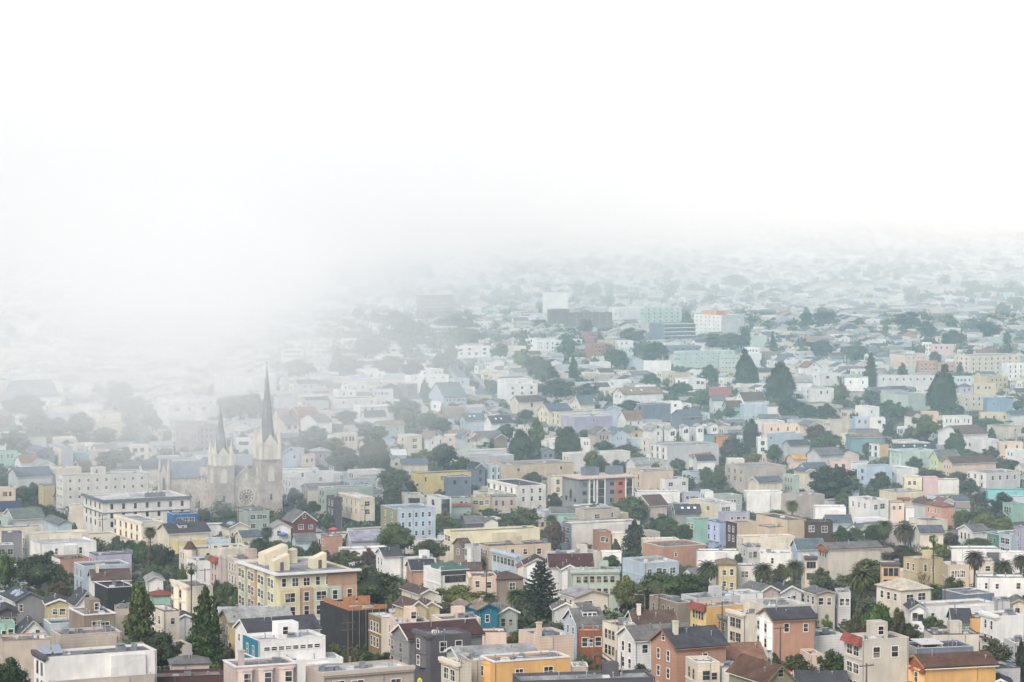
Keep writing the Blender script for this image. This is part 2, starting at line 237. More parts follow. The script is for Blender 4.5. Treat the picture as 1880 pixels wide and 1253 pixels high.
HOUSES = '''
A1 365 490 1690 925 11 F W g L2x3t +kpvD |long blank-walled white house with navy window frames and grey roof
A1 340 560 1670 1188 7 F B t |low tan-roofed beige building at the foot of the long white house
A1 1040 1075 2421 1168 6 F m t +v |dark maroon walled building with a long flat tan roof edge
A1 -20 25 560 750 9 F B t +v |long blank beige wall house behind the solar panel house
A1 550 650 1310 690 9 F B t +v |beige blank-walled flat house directly before the slim poplar
A1 25 165 480 310 8 GR G d R4x1 2W +ps |dark grey gabled house with white side wall and rooftop skylights
A1 -60 -30 185 440 7 GR D d R3x1 |charcoal gabled house at the very edge below the grey gabled house
A1 -40 -20 160 560 6 F M l R2x1 |mint green low house at the very edge of the view
A1 160 215 505 672 4 GR W d R1x1 ^.95 |steep dark roof and pale pointed gable behind the beige wall
A1 470 545 900 565 6 F L M R3x1b |pale blue flat-roofed house with wide dark glazing
A1 480 510 770 345 8 GR y d R2x1 ^.35 |tan craftsman house with layered gables
A1 740 820 1060 355 9 GR W d R1x1 ^1.1 |pale house with a steep slate roof and pointed gable
A1 745 905 1245 470 9 F T l R2x1b +htw |tan modern house with big square windows and white trim
A1 1020 1160 1450 175 8 F K d |long black flat house with slate roof
A1 1235 1255 1420 400 9 F B g R1x2 +v |grey beige house half hidden by the slim poplar
A1 1610 1765 1935 430 9 F C w L2x2 R1x1 +y |cream house with a dark balcony beside the slim poplar
A1 1620 1640 1835 262 7 H M r |mint house with a red tile roof
A1 960 1000 1400 90 7 GL W n +c
A1 1570 1595 1760 90 8 GR W l
A2 35 205 475 160 11 F C g L3x2b +kb |cream Italianate house with projecting bay behind the tall fan palm
A2 80 95 250 500 6 GR A d
A2 20 32 435 1000 6 H B g R2x1t |small grey house with a pyramid hip roof
A2 550 660 1330 545 9 GL y l L3x2t ^.45 +w |pale yellow house with white front and long light grey roof
A2 715 860 1620 655 8 GL W d L2x1 ^.5
A2 545 562 1060 440 7 GL C A ^.3
A2 800 965 1690 745 9 F W w L2x2t R8x1h 2Q +hv |white modern house with a teal front and strip windows
A2 900 1000 1880 985 5 F W w +v |low bright white roof in front of the strip-window house
A2 590 720 1385 1030 10 F k g R3x2b +cwb |pinkish beige house with three tall white-framed bays
A2 1475 1675 2640 1100 9 F B w R4x1b +vvk |beige bottom building with a white roof and curved bay corner
A3 335 470 640 500 9 F C w L3x2t R1x2 2z |tan-fronted house with a cream side wall by the wrapped site
A3 560 640 990 555 10 F P b +h |peach house with a dark roof terrace behind the maroon roof
A3 1010 1120 1540 520 9 F P g +v
A3 590 770 1560 720 9 GL g m L3x2t +b ^.5 |grey house with bays under a long maroon roof
A3 830 1000 1440 690 10.5 F D g L3x2t R2x1 +kbv |purple-grey Victorian house with stacked bay windows and cornice
A3 1430 1440 1820 655 8 F P g
A3 1115 1300 1420 1000 9 F C t L2x2b +k |cream and tan narrow house with large dark windows at the bottom
A3 1315 1420 1530 960 9 F B g L1x2
A3 1525 1690 2501 975 9 F O l L2x2t R2x1b +bvvw |bright orange building with white roof edge and corner bay
A3 1180 1315 2150 930 8 GL A l 2E ^.3 |grey-roofed house with a green translucent end wall
A3 620 775 950 390 7 GR y n R1x1 ^.7 |brown-roofed house with a straw-coloured gable wall above the white low roof
A3 830 920 1100 385 6 GR y n ^.6
A3 690 900 1065 235 7 GR C n ^.45
A3 440 560 780 450 5 F C w +v
A3 1400 1520 1725 410 9 GR Q t R1x1 ^.5 |bright teal gabled house with a grey-brown roof
A3 1240 1345 1510 390 9 GR Q t ^.5 |second teal gable just behind the bright teal gabled house
A3 1600 1735 1941 445 8 GR E g R2x2 ^.5 |pale mint gabled house next to the teal gable
A3 925 1115 1420 -6 10 F W w R4x1 +K |white modern house with a green glass roof railing
A3 1400 1430 1715 45 9 F P g R2x1 +k |peach house with flat grey cornice beside the taupe hip roof
A3 1640 1720 2001 85 8 H T n R1x1b |taupe house with a broad brown-grey hip roof
A4 660 700 1220 -6 11 F E l R6x2 +kv |large pale green-grey house with two rows of windows
B4 440 470 930 1060 9 GL W m ^.6
B4 560 600 760 1085 9 GR W m R1x1 ^.5
A4 585 745 1105 270 8 GR C l R1x1b L2x1 ^.3 |cream house with low grey hip-like gable beside the hedge trees
A4 490 515 770 400 5 GR A g ^.5
A4 620 765 1060 565 9 GL L g L2x1t ^.6 +d |light blue house with a boxy windowed dormer
A4 760 780 1035 640 8 F j w R3x1b |rust-orange timber house with white window frames
A4 1035 1195 1400 585 10 F C n L3x2 |cream house with brown roof edge above wooden stairs
A4 1290 1385 1830 570 8 GL C n ^.5 +c |cream house under a wide brown roof with a chimney
A4 1200 1390 2026 735 8 GL W g R3x1 L2x2 ^.5 |white house with a long straight grey roof
A4 1190 1210 1375 800 6 F A g
A4 1560 1827 2367 820 11 GL s d L2x3 R1x1t ^.55 +cw |tall brown-pink shingled house with white window trim and grey roof
A4 130 365 725 705 8 F P g +c |plain tan stucco building with a bare tree against it
A4 1540 1850 2000 340 8 F T g L5x1t |weathered brown-grey house beside the street lamp
A4 1846 1852 2000 352 7 F s g
A4 65 150 1600 1185 8 F D l +vv |long flat roof with dark rear parapet along the bottom edge
A4 700 712 880 1025 4 F B t
A4 1370 1400 1560 890 4 F D g
A5 165 335 730 385 8.5 F O w L4x2t 2Y +r |yellow-orange house with red tile awning
A5 380 555 610 490 6.5 F e l L3x1b +k |teal-green low shopfront house with grey false front
A5 565 735 900 460 8.5 F C g L2x2b +k |cream two-storey house with flared cornice between green fronts
A5 735 890 930 580 6 F i l L3x1 +k |pale green small house with flared cornice
A5 900 1055 1510 515 10 GL s d L3x2t R2x1 2W ^.4 +b |salmon-brown sided house with white bay front and dark roof
A5 1055 1250 1310 690 5.5 F R w L2x1b |dark maroon low house with white windows
A5 1310 1480 1830 695 6 F W d L4x1t +k |white ornate-cornice low house with dark roof
A5 730 1010 1450 380 7 F C w +v
A5 570 730 945 240 7 F W w
A5 60 230 700 290 7 F A l +vv
A5 700 905 1130 225 7 GR k g R2x1 ^.5 |pinkish gabled house in the short row of gables
A5 1010 1140 1360 220 7 GR A d R2x1 ^.5 |white gabled house with a dark roof in the short row
A5 1390 1530 1720 235 8.5 GR c g R2x1 ^.25 L2x1 |pale green-grey house ending the row of gables
A5 1720 1745 1890 225 8.5 F A g R2x1b
A5 230 360 960 950 8 GL W s ^.5 +cw |white house under a long orange-brown roof
A5 110 240 480 990 9 F C l R2x1 L2x1 +y |boxy cream house with small windows and back porch
A5 470 485 680 1040 8 F W l R1x1
A5 580 985 1285 1190 7 GR o N R1x1 ^.95 +w |olive house with a big brown shingle roof and pointed gable
A5 1160 1310 1378 1170 5 F W w
A5 1280 1320 1850 1235 5 GL W d ^.5
A6 -60 135 640 740 13 F c g L2x4b R2x1 +hrv |four-storey beige building with little red tile hoods over windows
A5 1345 1460 1530 900 5 F P r
A6 800 895 1395 680 9 F c g +v |plain beige block behind the blue-grey modern house
A6 555 720 1335 830 11 F U d 2X +v |blue-grey modern house with a pale roof canopy
A6 335 480 640 930 8.5 F U d L3x1b |blue-grey flat front with a dark bay window
A6 610 820 1575 1030 8.5 GL O N L3x1t +rb ^.35 |peach house with red tile parapet and long brown roof
A6 890 1080 1840 1075 7 F A d L3x1t +vs |pale grey house with dark flat roof and skylight at the bottom
A6 1460 1500 1750 1220 5 GR A d +s
A6 1410 1590 1890 480 9 F W l L2x2t +ky |white cube-like house with a balcony near the edge
A6 1060 1120 1310 545 5 GL M d ^.6
A6 1290 1300 1395 500 6 F O d L1x1
A6 640 800 1560 375 6 F W C L2x1 R3x1 +v |long low white house with a cream flat roof
A6 600 660 820 400 6 GR W d ^.6 R2x1
A6 290 555 880 205 8 H C C L3x1 R2x1b |cream house with a flat pale hip roof beside the tall-palm garden
A6 1000 1250 1560 250 6 F U l +v
A6 1355 1375 1890 60 8 F W w R4x1 +v |bright white two-storey building at the edge behind the grey roofs
A6 1730 1760 1890 330 6 GR C g R1x1
A6 1540 1600 1760 320 5 F A g
A6 1660 1780 1890 770 5 F A g
B1 605 680 1605 90 16 F w A L4x5s R9x3s Z +h |long off-white five-storey block left of the church
B1 900 1110 2056 350 14 F w w L4x3t R7x3t Z +K |off-white corner block with a blue-grey cornice in front of the church
B1 745 770 900 400 10 F C A L3x1
B1 1240 1535 1780 590 9 F C A L7x2t +kb |row-like cream Italianate building with many bays and dark sills
B2 -20 50 310 500 10 F q b R3x1b |bright blue house with white windows
B1 560 650 960 985 6 F s d 2W L1x1 |salmon orange house with a white front end
B1 960 1030 1420 940 10 F V g L2x2t +v |lilac-grey tall blank-walled house
B1 800 905 1400 1060 8 F L g L2x2t
B1 285 435 1040 820 7 F W w R3x1t +v |long bright white flat-roofed house
B1 235 300 960 720 9 F C w L2x2
B1 -40 -30 145 830 8 F G g R2x1b
B1 20 30 235 700 10 F g g
B1 -100 -60 470 650 7 F C g +vv
B1 480 625 775 600 6 GR L g ^.5
B1 40 150 480 545 6 GL A e ^.4
B1 -30 -20 230 370 5 F N g |low navy blue flat house at the very edge
B1 -30 -20 170 215 8 F P l R3x1
B1 415 470 595 190 9 F y b L1x2
B1 90 190 570 90 7 GL A b ^.4
B1 90 130 880 20 9 F C w R1x1
B2 -120 0 440 700 7 GL C d ^.4 +d |cream house with a dark roof and one grey dormer
B2 740 855 1085 460 9 F E g R3x2b |sage flat-roofed house standing before the church front
B2 1230 1335 1585 575 8 GR R g R2x1b ^.75 |barn-red gabled house with two white-framed windows
B2 1080 1110 1315 640 6 GR W l ^.5 R1x1
B2 560 655 865 640 7 GR C d +ps ^.45 |cream gabled house with dark solar roof before the church
B2 385 410 650 620 5 F W A
B2 715 795 990 745 5 GL C b ^.4 L2x1t
B2 30 100 410 790 5 F Y w
B2 400 415 670 770 5 F L l
B2 110 205 860 880 8 F C b L3x2t R2x1 +vT |long cream house with a dark red turret roof
B2 190 295 540 1000 7 F W d
B2 445 530 570 985 9 F k r L2x2t +r
B2 535 625 645 1005 8 F U r L1x2t +r
B2 630 745 1100 990 13 F B r L3x3t |tan-pink building with red-brown roof edge adjoining the multicoloured block
B2 1640 1690 1871 740 7 F s l L1x1b |orange stucco house by the garden trees
B2 1330 1380 1590 790 4 GL L g ^.5
B2 1700 1790 1870 320 12 F D g L2x3t |dark grey tall house with white frames by the street
B2 1205 1220 1430 60 9 F W w R2x1
B2 1215 1330 1430 110 9 F W w L3x2t
B2 1430 1500 1880 215 9 GL C g L3x2t ^.3
B2 1460 1560 1850 60 8 F W w R2x1
B2 1610 1690 2211 220 10 F E l L2x2 R2x1
B3 20 235 400 320 12 F C w L4x2t R1x2b 2C +kS |cream flatiron-like corner building with dark ground floor
B3 465 638 1055 445 13 F p l R5x3t 2o L2x2t |pale blue three-storey block with an olive side wall
B3 790 870 1440 60 9 F Y g R4x1t +v |sunny yellow flat-roofed house
B3 1145 1195 1440 95 9 F U l R2x1
B3 960 1100 1225 320 9 F W l L1x1b R1x1b +G |white modern house with tall dark glazing
B3 1195 1225 1440 320 8 F E n R3x1 +R |pale house with a red awning strip
B3 1430 1450 1665 310 7.5 F y A R3x1b
B3 1645 1670 1931 310 8 F B e R4x2t
B3 690 720 910 285 9 F c e R2x2b
B4 -200 110 430 190 11 F w d R3x2t L2x1 +bk |pinkish white house with three tall bays and cornice
B3 1145 1225 2181 690 10 F Y2 e L2x2b R1x1 +v |long pale yellow blank-walled building
B3 1250 1350 1440 850 8 GL T n L1x1b
B3 1370 1460 1530 850 8.5 F A g L1x2t +b
B3 1530 1630 2301 840 8.5 F a b L3x1t R4x1 +v |tan-gold flat house with a white-window strip
B3 1660 1925 1985 950 7 F L g L6x1b +k |pale blue row front with flat cornice
B3 415 500 690 945 8 GL W d L2x2t ^.45 |white house with dark-framed openings and a steep dark roof
B3 680 770 1065 990 7 F W w R1x1
B3 740 800 1050 1090 6 GL s D ^.5
B3 90 150 460 780 6 GL V V ^.6
B3 10 60 560 880 5 F W w +v
B3 1340 1380 1580 580 5 GL D g ^.4
B3 1560 1585 1730 585 5 GR C b ^.5
B3 1330 1360 1550 1110 6 GL T n ^.4
B4 600 785 1375 120 14 F G l Z +M |grey modern apartment building with white frames and orange panel
B4 440 470 640 90 11 F C l R1x2
C4 -200 -10 725 1030 10 F a l L2x2t R3x1 |long peach-beige flat building behind the pinkish white bays
B4 470 490 850 480 6 GL M g ^.4
B4 620 660 1230 555 6 F E l
B4 740 840 1220 455 9 F B g R2x1b
B4 1100 1210 1315 490 7 F y l
B4 595 695 1440 605 10 F w C 2U L2x2b R1x1 +v |long cream blank wall with a blue-fronted end
B4 930 990 1130 690 8 F j2 w R2x1b |small reddish timber box house among white roofs
B4 1120 1140 1400 720 7 F C w
B4 1450 1500 1870 780 7 F C w R5x1h +vv
B4 1470 1690 2150 850 6.5 F s t R2x1
B4 420 510 1025 930 8 F c w +v |pale grey-cream blank block with white roof edge
B4 1015 1030 1240 910 6 F W w
B4 180 205 460 1040 8 GR W m ^.5
B4 105 120 240 1070 6 GR C r ^.5
B4 1250 1490 1860 1030 7 F L C R4x1b +v |pale blue flat house with a light tan roof
B4 1380 1545 1730 400 8 GL k n ^.5
B4 1710 1740 2000 400 7 F G g
B4 1290 1460 1800 40 9 F P l L3x2t R1x2
B4 1600 1715 1960 120 6 F W l R2x1b
B4 1370 1390 1870 260 5 F W l
C5 535 755 1195 1050 11 F a2 l L3x2t |large blank taupe-beige building
B5 790 900 1150 150 7 GL C b ^.4
B5 1280 1400 1500 35 9 GR C b R1x2 ^.4
B5 1165 1280 1300 80 9 F E l L3x2t
B5 410 530 720 300 8 F E l R4x1t |pale green-grey house with four tall windows
B5 270 320 410 250 9 F W l L2x1t
B5 70 90 270 270 7 F V l R5x1s
B5 735 770 1155 260 9 F W w R1x1b +v |blank white modern house with one big dark window
B5 150 435 655 385 7.5 F W w 2Y2 L2x1b R2x1b
B5 1140 1300 1610 300 9 F a2 l R3x1t
B5 1480 1500 1840 420 6 F W w +v
B5 -30 5 270 480 6 GL G d +ss ^.6
B5 120 215 450 560 9 F M g L2x2b R1x1b |mint house with dark sloping roof edge
B5 355 480 560 590 9 F v l L2x2t +b |periwinkle blue Victorian with bays
B5 545 665 880 590 10 F a g L2x2t 2z2 +v |tan house with a dark brown front
B5 460 530 800 490 7 F V l R3x1
B5 1385 1405 1700 580 9 F z2 g R2x1b |dark brown modern building with large windows
B5 870 1210 1410 560 9.5 F a g +v
B5 890 1010 1215 640 7 F P l
B5 660 720 1290 750 7 F C C L2x1t +v
B5 710 780 910 850 8 F A l L1x1 R2x1t
B5 890 915 1260 920 8 F w A R1x1
B5 1250 1320 1610 870 7 GL L e2 ^.6 |pale house with a teal-grey double roof
B5 1360 1400 1530 960 10 F C g R3x2t +k |cream bay-fronted house with a navy cornice
B5 1540 1650 2220 870 9 GL c g L3x1t +r ^.3 |cream house with red awning tiles and long grey roof
B5 225 240 680 890 6 F W w +v
B5 440 470 660 1040 9 H y s2 R2x2 |tan-roofed hip house with four plain windows
B5 645 665 870 1060 8 F w g R1x1b
B5 1600 1640 1900 590 6 GL L b ^.5
B6 -10 215 420 350 9 F W w L3x1t R2x1b |tall plain white house near the salmon house
B6 410 430 590 370 8 F P l R2x1
B6 320 500 790 260 7 F Y2 w +R
B6 570 590 780 100 8 F Y2 l R2x1 |pale yellow block next to the pink wall
B6 770 790 955 100 8 F k2 l |blank dusty pink wall building
B6 930 950 1180 130 7 F w g
B6 815 1000 1130 415 8 H s3 s L4x1t |salmon pink house with a hipped roof
B6 680 840 980 390 8 GR A n ^.5
B6 590 605 820 430 6 F W b
B6 890 1000 1130 370 7 GR W s ^.5
B6 1070 1130 1280 350 7 GL y b ^.4
B6 1130 1160 1300 430 6 GL L t ^.4
C6 1270 1480 1840 1110 10 F w2 l L4x2t R4x1 +vb |broad off-white house with rows of bay windows
B6 1470 1490 1890 235 7 F q2 g |long low turquoise flat-walled building
B6 1730 1750 1890 310 6 F L l
B6 1650 1760 1890 390 8 F M w L3x1t |grey-green flat house near the edge
B6 640 830 1060 570 5 F C e
B6 700 760 1010 690 8 GL C b R1x1 ^.4 |cream house with a slate roof behind the small fan palm
B6 1170 1325 1500 680 7 GL W g L3x1t ^.4
B6 1325 1450 1600 692 6.5 F U2 g L3x1b +k
B6 1450 1605 1700 720 6 F e3 g L3x1
B6 1610 1745 1790 720 9 F L l L2x2b |pale blue two-storey house in the sloping row
B6 1770 1850 1900 640 10 F V l L2x3t
B6 1050 1100 1625 870 6 F W w +v |long white shed-like flat building beside the palms
B6 1475 1490 1625 930 5 F D g
B6 580 740 1010 990 9 F y w R2x1t L2x1t
B6 1000 1050 1290 1045 9 F a w R5x2t |golden tan two-storey house with five dark windows
B6 330 345 545 1025 10 F O2 g R3x2t +k |peach ornate house with a navy cornice
B6 1280 1300 1560 1000 8 F C w R3x1
B6 1610 1630 1890 920 6 F W w
C1 -30 -20 190 875 8 F M w R3x1t
C1 290 400 585 890 8 GR U b R2x1b ^.5
C1 575 660 790 840 10 F V l L2x2t 2C |narrow lilac-sided three-storey house with cream front
C1 780 800 980 890 7 F e4 l
C1 950 985 1190 870 8 F k r L3x1t
C1 1390 1415 1605 810 8 F C w R2x2b
C1 60 190 620 270 9 GL U b ^.8 |large slate-blue mansard-like roof in the mist
C1 380 420 660 300 7 F W w L2x1 R3x1t
C1 500 520 830 400 8 F C w
C1 820 840 1080 370 8 F W w
C1 520 730 860 470 8 F V w L3x1t
C1 960 1080 1310 465 9 F C w R3x1
C1 980 1050 1330 580 8 F C l
C1 -20 60 130 500 8 F R l L1x1 R2x1t
C1 330 400 600 1030 6 GR W l ^.5 R1x1
C1 160 230 420 1000 6 GL W s ^.5
C1 780 880 1010 1080 6 GL R n ^.5
C2 -130 0 535 320 13 F W w R4x1s Z |large pale flat-roofed school-like block in the fog
C2 -110 0 470 385 11 F W w R3x1b Z |lower white wing of the pale foggy block
C2 70 310 555 600 15 F V2 V2 L8x3t R4x4 Z |mauve-grey institutional block behind the church roof
C1 1500 1540 1840 1060 7 GL C D ^.6
C2 1180 1225 1415 890 8 GR p b R1x1 ^.6 |light blue gabled house right behind the church tower
C2 1180 1205 1330 930 6 F L g R2x1
C2 1515 1570 1745 880 8 H V A R2x1 |pinkish white hip-roofed house before the dark tree clump
C2 1415 1435 1580 920 7 F P g R2x1
C2 1130 1180 1300 490 7 GL C s4 ^.8
C2 1290 1400 1620 480 8 GL s4 s4 ^.6
C2 1110 1250 1400 580 7 GL C g R2x1b ^.6
C2 1420 1600 1760 560 7 GL W g ^.4
C2 690 720 880 740 7 F W w R3x1b
C2 860 900 980 770 7 F w l R2x1
C2 720 745 950 920 6 F V l
C2 810 880 1050 260 8 F W w R2x1
C2 1130 1180 1400 290 8 F A l
C2 690 910 1160 80 12 F W w R1x1b Z
C2 490 560 690 90 12 F W w
C3 -50 10 200 215 10 F W l R2x1 +h |white tower-topped house at the fog edge
C3 -110 0 430 310 8 F w l R3x1t
C3 -40 20 215 690 9 F C w R4x1t
C2 1190 1215 1620 1080 7 F W w R4x1
C3 170 240 610 390 9 F W w R4x1t +k
C3 250 300 520 500 5 GL W D ^.7
C3 400 460 720 590 8 GL E t R2x1t ^.4
C3 650 750 910 710 10 F C w R1x2b L1x2 |cream square house with a middle bay of windows
C3 870 975 1155 730 9 GR W t R3x1t ^.6 |white gabled Victorian with tan roof
C3 1140 1155 1345 700 7 F P w R2x1
C3 1270 1340 1470 725 8 GR A U ^.7 R1x1
C3 1430 1495 1640 755 7 GR W s R1x1 ^.6
C3 1590 1690 1830 740 7 GR T g ^.6
C3 540 560 740 920 5 GL L W ^.5
C3 680 695 970 1010 5 GL C U ^.5
C3 580 600 690 965 6 GR C g ^.6 R1x1
C3 1290 1380 1970 880 6 F w w R4x1h
C3 1300 1400 1900 935 7 F A w
C3 1400 1490 1590 1050 9 GR U D R1x2 ^.8 |steep slate-blue gabled Victorian
C3 1590 1640 1880 1025 10 F L g L1x3t R4x2t +b |pale blue Victorian with corner bay tower
C3 980 1150 1390 290 8 GL L e2 R6x1t ^.7 |teal-roofed house with a row of dormer-like windows
C3 1000 1012 1120 345 7 F W l R1x1
C3 1110 1125 1390 400 7 F T w
C3 1320 1380 1580 540 8 GL L e2 L1x2 ^.8 +s
C3 1580 1660 1890 570 7 GL W D ^.7 +s
C3 720 780 1200 60 11 F W w R4x1h +h Z |white stepped apartment building on the hazy slope
C3 640 720 860 150 9 F T2 w R2x2b
C3 370 385 600 210 7 F A l R6x1t
C4 -55 0 335 155 12 F W w R3x2 Z |large blank white stepped building under the foggy street
C4 -100 0 285 105 12 F W w R1x1 Z
C4 40 130 390 340 9 GL C n R1x1t ^.5
C4 345 460 700 440 9 GL Y2 b L2x2t ^.5
C4 590 735 1145 505 10 F v2 w L6x2t R1x1 |long lavender wall building with a windowed front
C4 470 590 1180 455 9 F C w L2x2t
C4 700 795 950 370 7 GL C b L1x1b ^.8
C4 1030 1075 1235 420 10 GR p b ^.4 |large pale blue gabled house
C4 1400 1480 1770 370 11 F U g L1x1b |blank slate-blue walled building
C4 1150 1260 1690 260 7 GL W t L2x1 ^.5 +s
C4 1755 1772 1890 340 9 F W l R1x1
C4 1200 1290 1465 530 7 GL W s R2x1t ^.8
C4 880 970 1130 685 10 GR B g R3x2t ^.7 |grey-beige gabled Victorian in a close pair
C4 1060 1145 1300 685 10 GR L U R2x1t ^.7 |white and blue gabled Victorian in a close pair
C4 1230 1330 1470 665 8 GR y e ^.7 R1x1
C4 1470 1570 1690 645 8 GR W l ^.7 R1x1t
C4 1700 1750 1830 640 9 GR W l ^.6 R2x1t
C5 40 80 150 615 9 GR W l ^.6 R2x1t
C5 190 225 305 610 9 GR W l ^.6 R2x1t
C5 340 380 460 600 9 GR W l ^.6 R2x1t
C4 770 805 960 740 7 F W w R3x1t
C4 600 690 1335 905 10 F w w L2x1 R1x1 +v |long off-white building behind the leafy tree
C4 1170 1220 1450 740 7 F L w R1x1
C4 1440 1540 1600 740 9 F C l L1x2t +b
C4 1560 1740 2291 820 11 F w2 l L4x2t +bv |wide pale grey blank-sided building with bay front
C4 365 380 515 880 6 GR U g R2x1
C4 445 460 545 750 7 F W l
C4 1280 1390 1560 1020 6 GL W l ^.5
C5 0 140 330 100 8 F W w L2x1b R3x1b
C5 340 365 605 190 6 F r2 l |brick-red flat box house
C5 640 740 970 330 8 GL W n L1x1 ^.8
C5 510 560 725 400 7 GL M n L1x1 ^.8
C5 365 400 540 330 7 GL A b ^.6
C5 700 740 990 370 9 F L l R1x1 |pale blue blank-sided block below white gables
C5 980 995 1140 390 6 H W g
C5 1230 1290 1480 130 8 GL W l ^.6
C5 1360 1500 1710 200 9 F W l L1x2 R2x1
C5 1460 1560 1790 40 8 F W w L1x1 R2x1b
C5 850 950 1180 555 7 F W w R1x1
C5 885 905 1110 525 7 GL W e ^.5
C5 930 950 1440 585 9 F P A R5x2 |long peach-beige apartment house
C5 1320 1440 1590 600 9 GR P g R1x1 ^.5
C5 870 888 995 735 10 F W w R1x2b |small bright white cube house
C5 985 1080 1380 690 10 F L l L1x1b |pale grey-blue wall behind the white cube
C5 1160 1240 1450 810 7 GL A d ^.5
C5 310 410 600 710 7 F e2 l R2x1b 2e4 +G |house with an orange timber frame around its windows
C5 -40 80 290 500 8 GL U b ^.5 R1x1h
C5 1590 1680 1880 545 9 F C l L3x1t
C6 -40 20 350 720 9 GL e4 t L2x2t ^.3 |teal-blue sided house with a pale roof
C5 90 160 390 930 6 GL W s R1x1 ^.6
C5 190 240 430 975 6 GL W D ^.5
C5 545 565 745 960 5 F C w R2x1
C5 1200 1280 1410 960 6 GL P O ^.5
C5 1420 1560 1810 920 7 GL A g ^.5
C5 1640 1660 1890 980 8 F P A R2x1
C5 1330 1400 1640 1060 8 GL C b ^.5
C6 -60 -50 200 90 8 F W w R2x1
C6 143 150 200 72 8 F Y w |small yellow box on the end of a white house
C6 290 310 930 60 9 F w2 l R8x1t
C6 330 630 890 270 9 F E l |long blank pale green wall before the tall cypress
C6 1100 1120 1340 70 9 F L l R4x1
C6 1320 1500 1710 70 10 F y l R4x2 Z
C6 1320 1340 1580 150 8 F y l R3x1
C6 1150 1180 1330 180 6 H V b R2x1t
C6 1130 1180 1560 270 9 F c l R4x2t
C6 1440 1480 1760 310 9 F U2 l R3x1t |wide sky-blue house with a blank side
C6 960 1000 1320 500 8 F W w R6x1t |white castle-like parapet house with a row of windows
C6 1390 1410 1710 460 6 F y l R3x1
C6 60 200 320 400 9 F W w R1x1 |bright white L-shaped stucco house
C6 30 60 210 510 7 F L l R3x1
C6 200 215 385 515 8 F w l R1x1b
C6 590 670 780 500 7 GR C n ^.6
C6 760 780 960 450 7 F O2 l
C6 950 1200 1490 690 8 GL W n2 ^.5
C6 1220 1330 1610 760 7 F W w L2x1
C6 430 470 930 850 5 GL D D +ss ^.5
C6 210 330 420 800 9 F O2 n L3x2t 2A +b
C6 430 560 900 870 10 F M2 w L2x2t +k |pale mint flat house with white roof rim
C6 860 960 1190 960 9 GL I e L2x2t ^.9 |lime green gabled house
C6 1000 1110 1580 1005 9 GL P n L3x2t ^.6 |long pink-beige house with a brown roof
C6 90 185 460 1040 9 F p l L1x2b
C6 310 510 740 1070 7 F W w L3x1t
C6 1590 1610 1870 780 8 F P r R2x1
C6 1680 1780 1890 860 8 F W w L2x1t
C6 1480 1640 1850 610 8 F c l R1x1
C6 1690 1740 1900 480 8 GL A b ^.4
D4 390 393 665 222 22 F W w Z |blank bright white block rising through the mist
D4 440 480 680 400 16 F T2 w R1x1 Z
D4 670 700 1140 440 16 F T2 w R5x4h Z |dark apartment block striped with white balconies
D4 1100 1210 1460 385 13 F W w L2x2 Z
D4 1440 1490 1890 380 18 F M2 l L3x2 R6x4 Z |pale green tall block in the haze
D4 1540 1700 2040 560 15 F U l R7x4b +Bz Z |blue-grey balcony building with long white floor bands
D4 1700 1780 2100 800 8 F U l R4x1b Z
D5 200 495 745 465 18 F W w L6x5s R2x1s +O Z |tall white building with an orange rooftop cabin
D5 790 800 985 690 9 F E w Z
D5 -20 60 640 860 12 F M2 w L3x2 R9x3s Z |long pale green apartment building
D5 460 475 740 900 14 F E w R6x4s Z
D5 740 750 905 815 9 F W w R4x1t
D5 690 760 930 880 9 F W w R3x1
D5 1060 1160 1270 960 8 GR W b R1x1 ^.7
D5 1190 1280 1410 1000 8 GR P A R3x1 ^.7
D5 1330 1420 1570 1030 8 GR W s R1x1 ^.7
D5 1480 1560 1650 1010 8 GR W A ^.7
D4 800 870 990 650 12 F s4 l R3x2 Z
D4 850 930 1115 775 12 F s4 l R4x3 Z |faded brick-red apartment building
D4 1160 1200 1370 740 9 F W l R3x1
D4 1230 1260 1400 820 8 F M2 l R3x1t
D4 190 200 330 720 9 F W w R1x2b
D4 330 400 590 740 11 F W w R3x3 L2x3 Z
D4 30 45 215 800 8 F C w
D4 1470 1480 1775 960 9 F W l
D6 1130 1290 1840 905 14 F C l L3x3 R8x4t Z |broad cream apartment block with rows of windows
D6 1640 1690 1890 985 12 F W l R3x3t Z
D6 430 600 830 900 10 F P l R4x3s Z
D6 720 740 950 960 9 F s l R4x2 Z
D6 940 955 1140 980 9 F s l R4x2 Z
D6 870 880 1170 780 9 F k2 l R4x1
D6 760 780 890 760 10 F W l R3x2t
D6 1330 1370 1600 870 7 GL C r ^.5 |reddish tile roof above the broad cream apartment block
D3 0 20 270 620 9 F W w R4x2 Z
D3 270 290 440 620 10 F P w R5x2t Z
D3 350 430 640 600 9 F W w R4x2 Z
D3 1000 1030 1290 590 13 F A w R8x3b Z +B |grid-fronted pale grey block on the misty hillside
D3 850 880 1240 250 24 F T2 l R5x5b Z |dim tall tower block fading into the fog
D3 540 560 730 810 7 F A w R4x1b
D3 1250 1270 1640 800 9 F W w R4x2b
D2 1210 1220 1450 830 11 F W w R5x2b Z
D2 1470 1500 1760 740 13 F C w R4x3b Z
D2 490 560 1160 1110 11 F W w Z
D1 -20 0 280 830 13 F C l R2x2 Z |plain pale block at the foggy edge
D1 260 280 420 580 8 F W w
D3 780 1000 1140 1050 6 F W w R2x1
'''
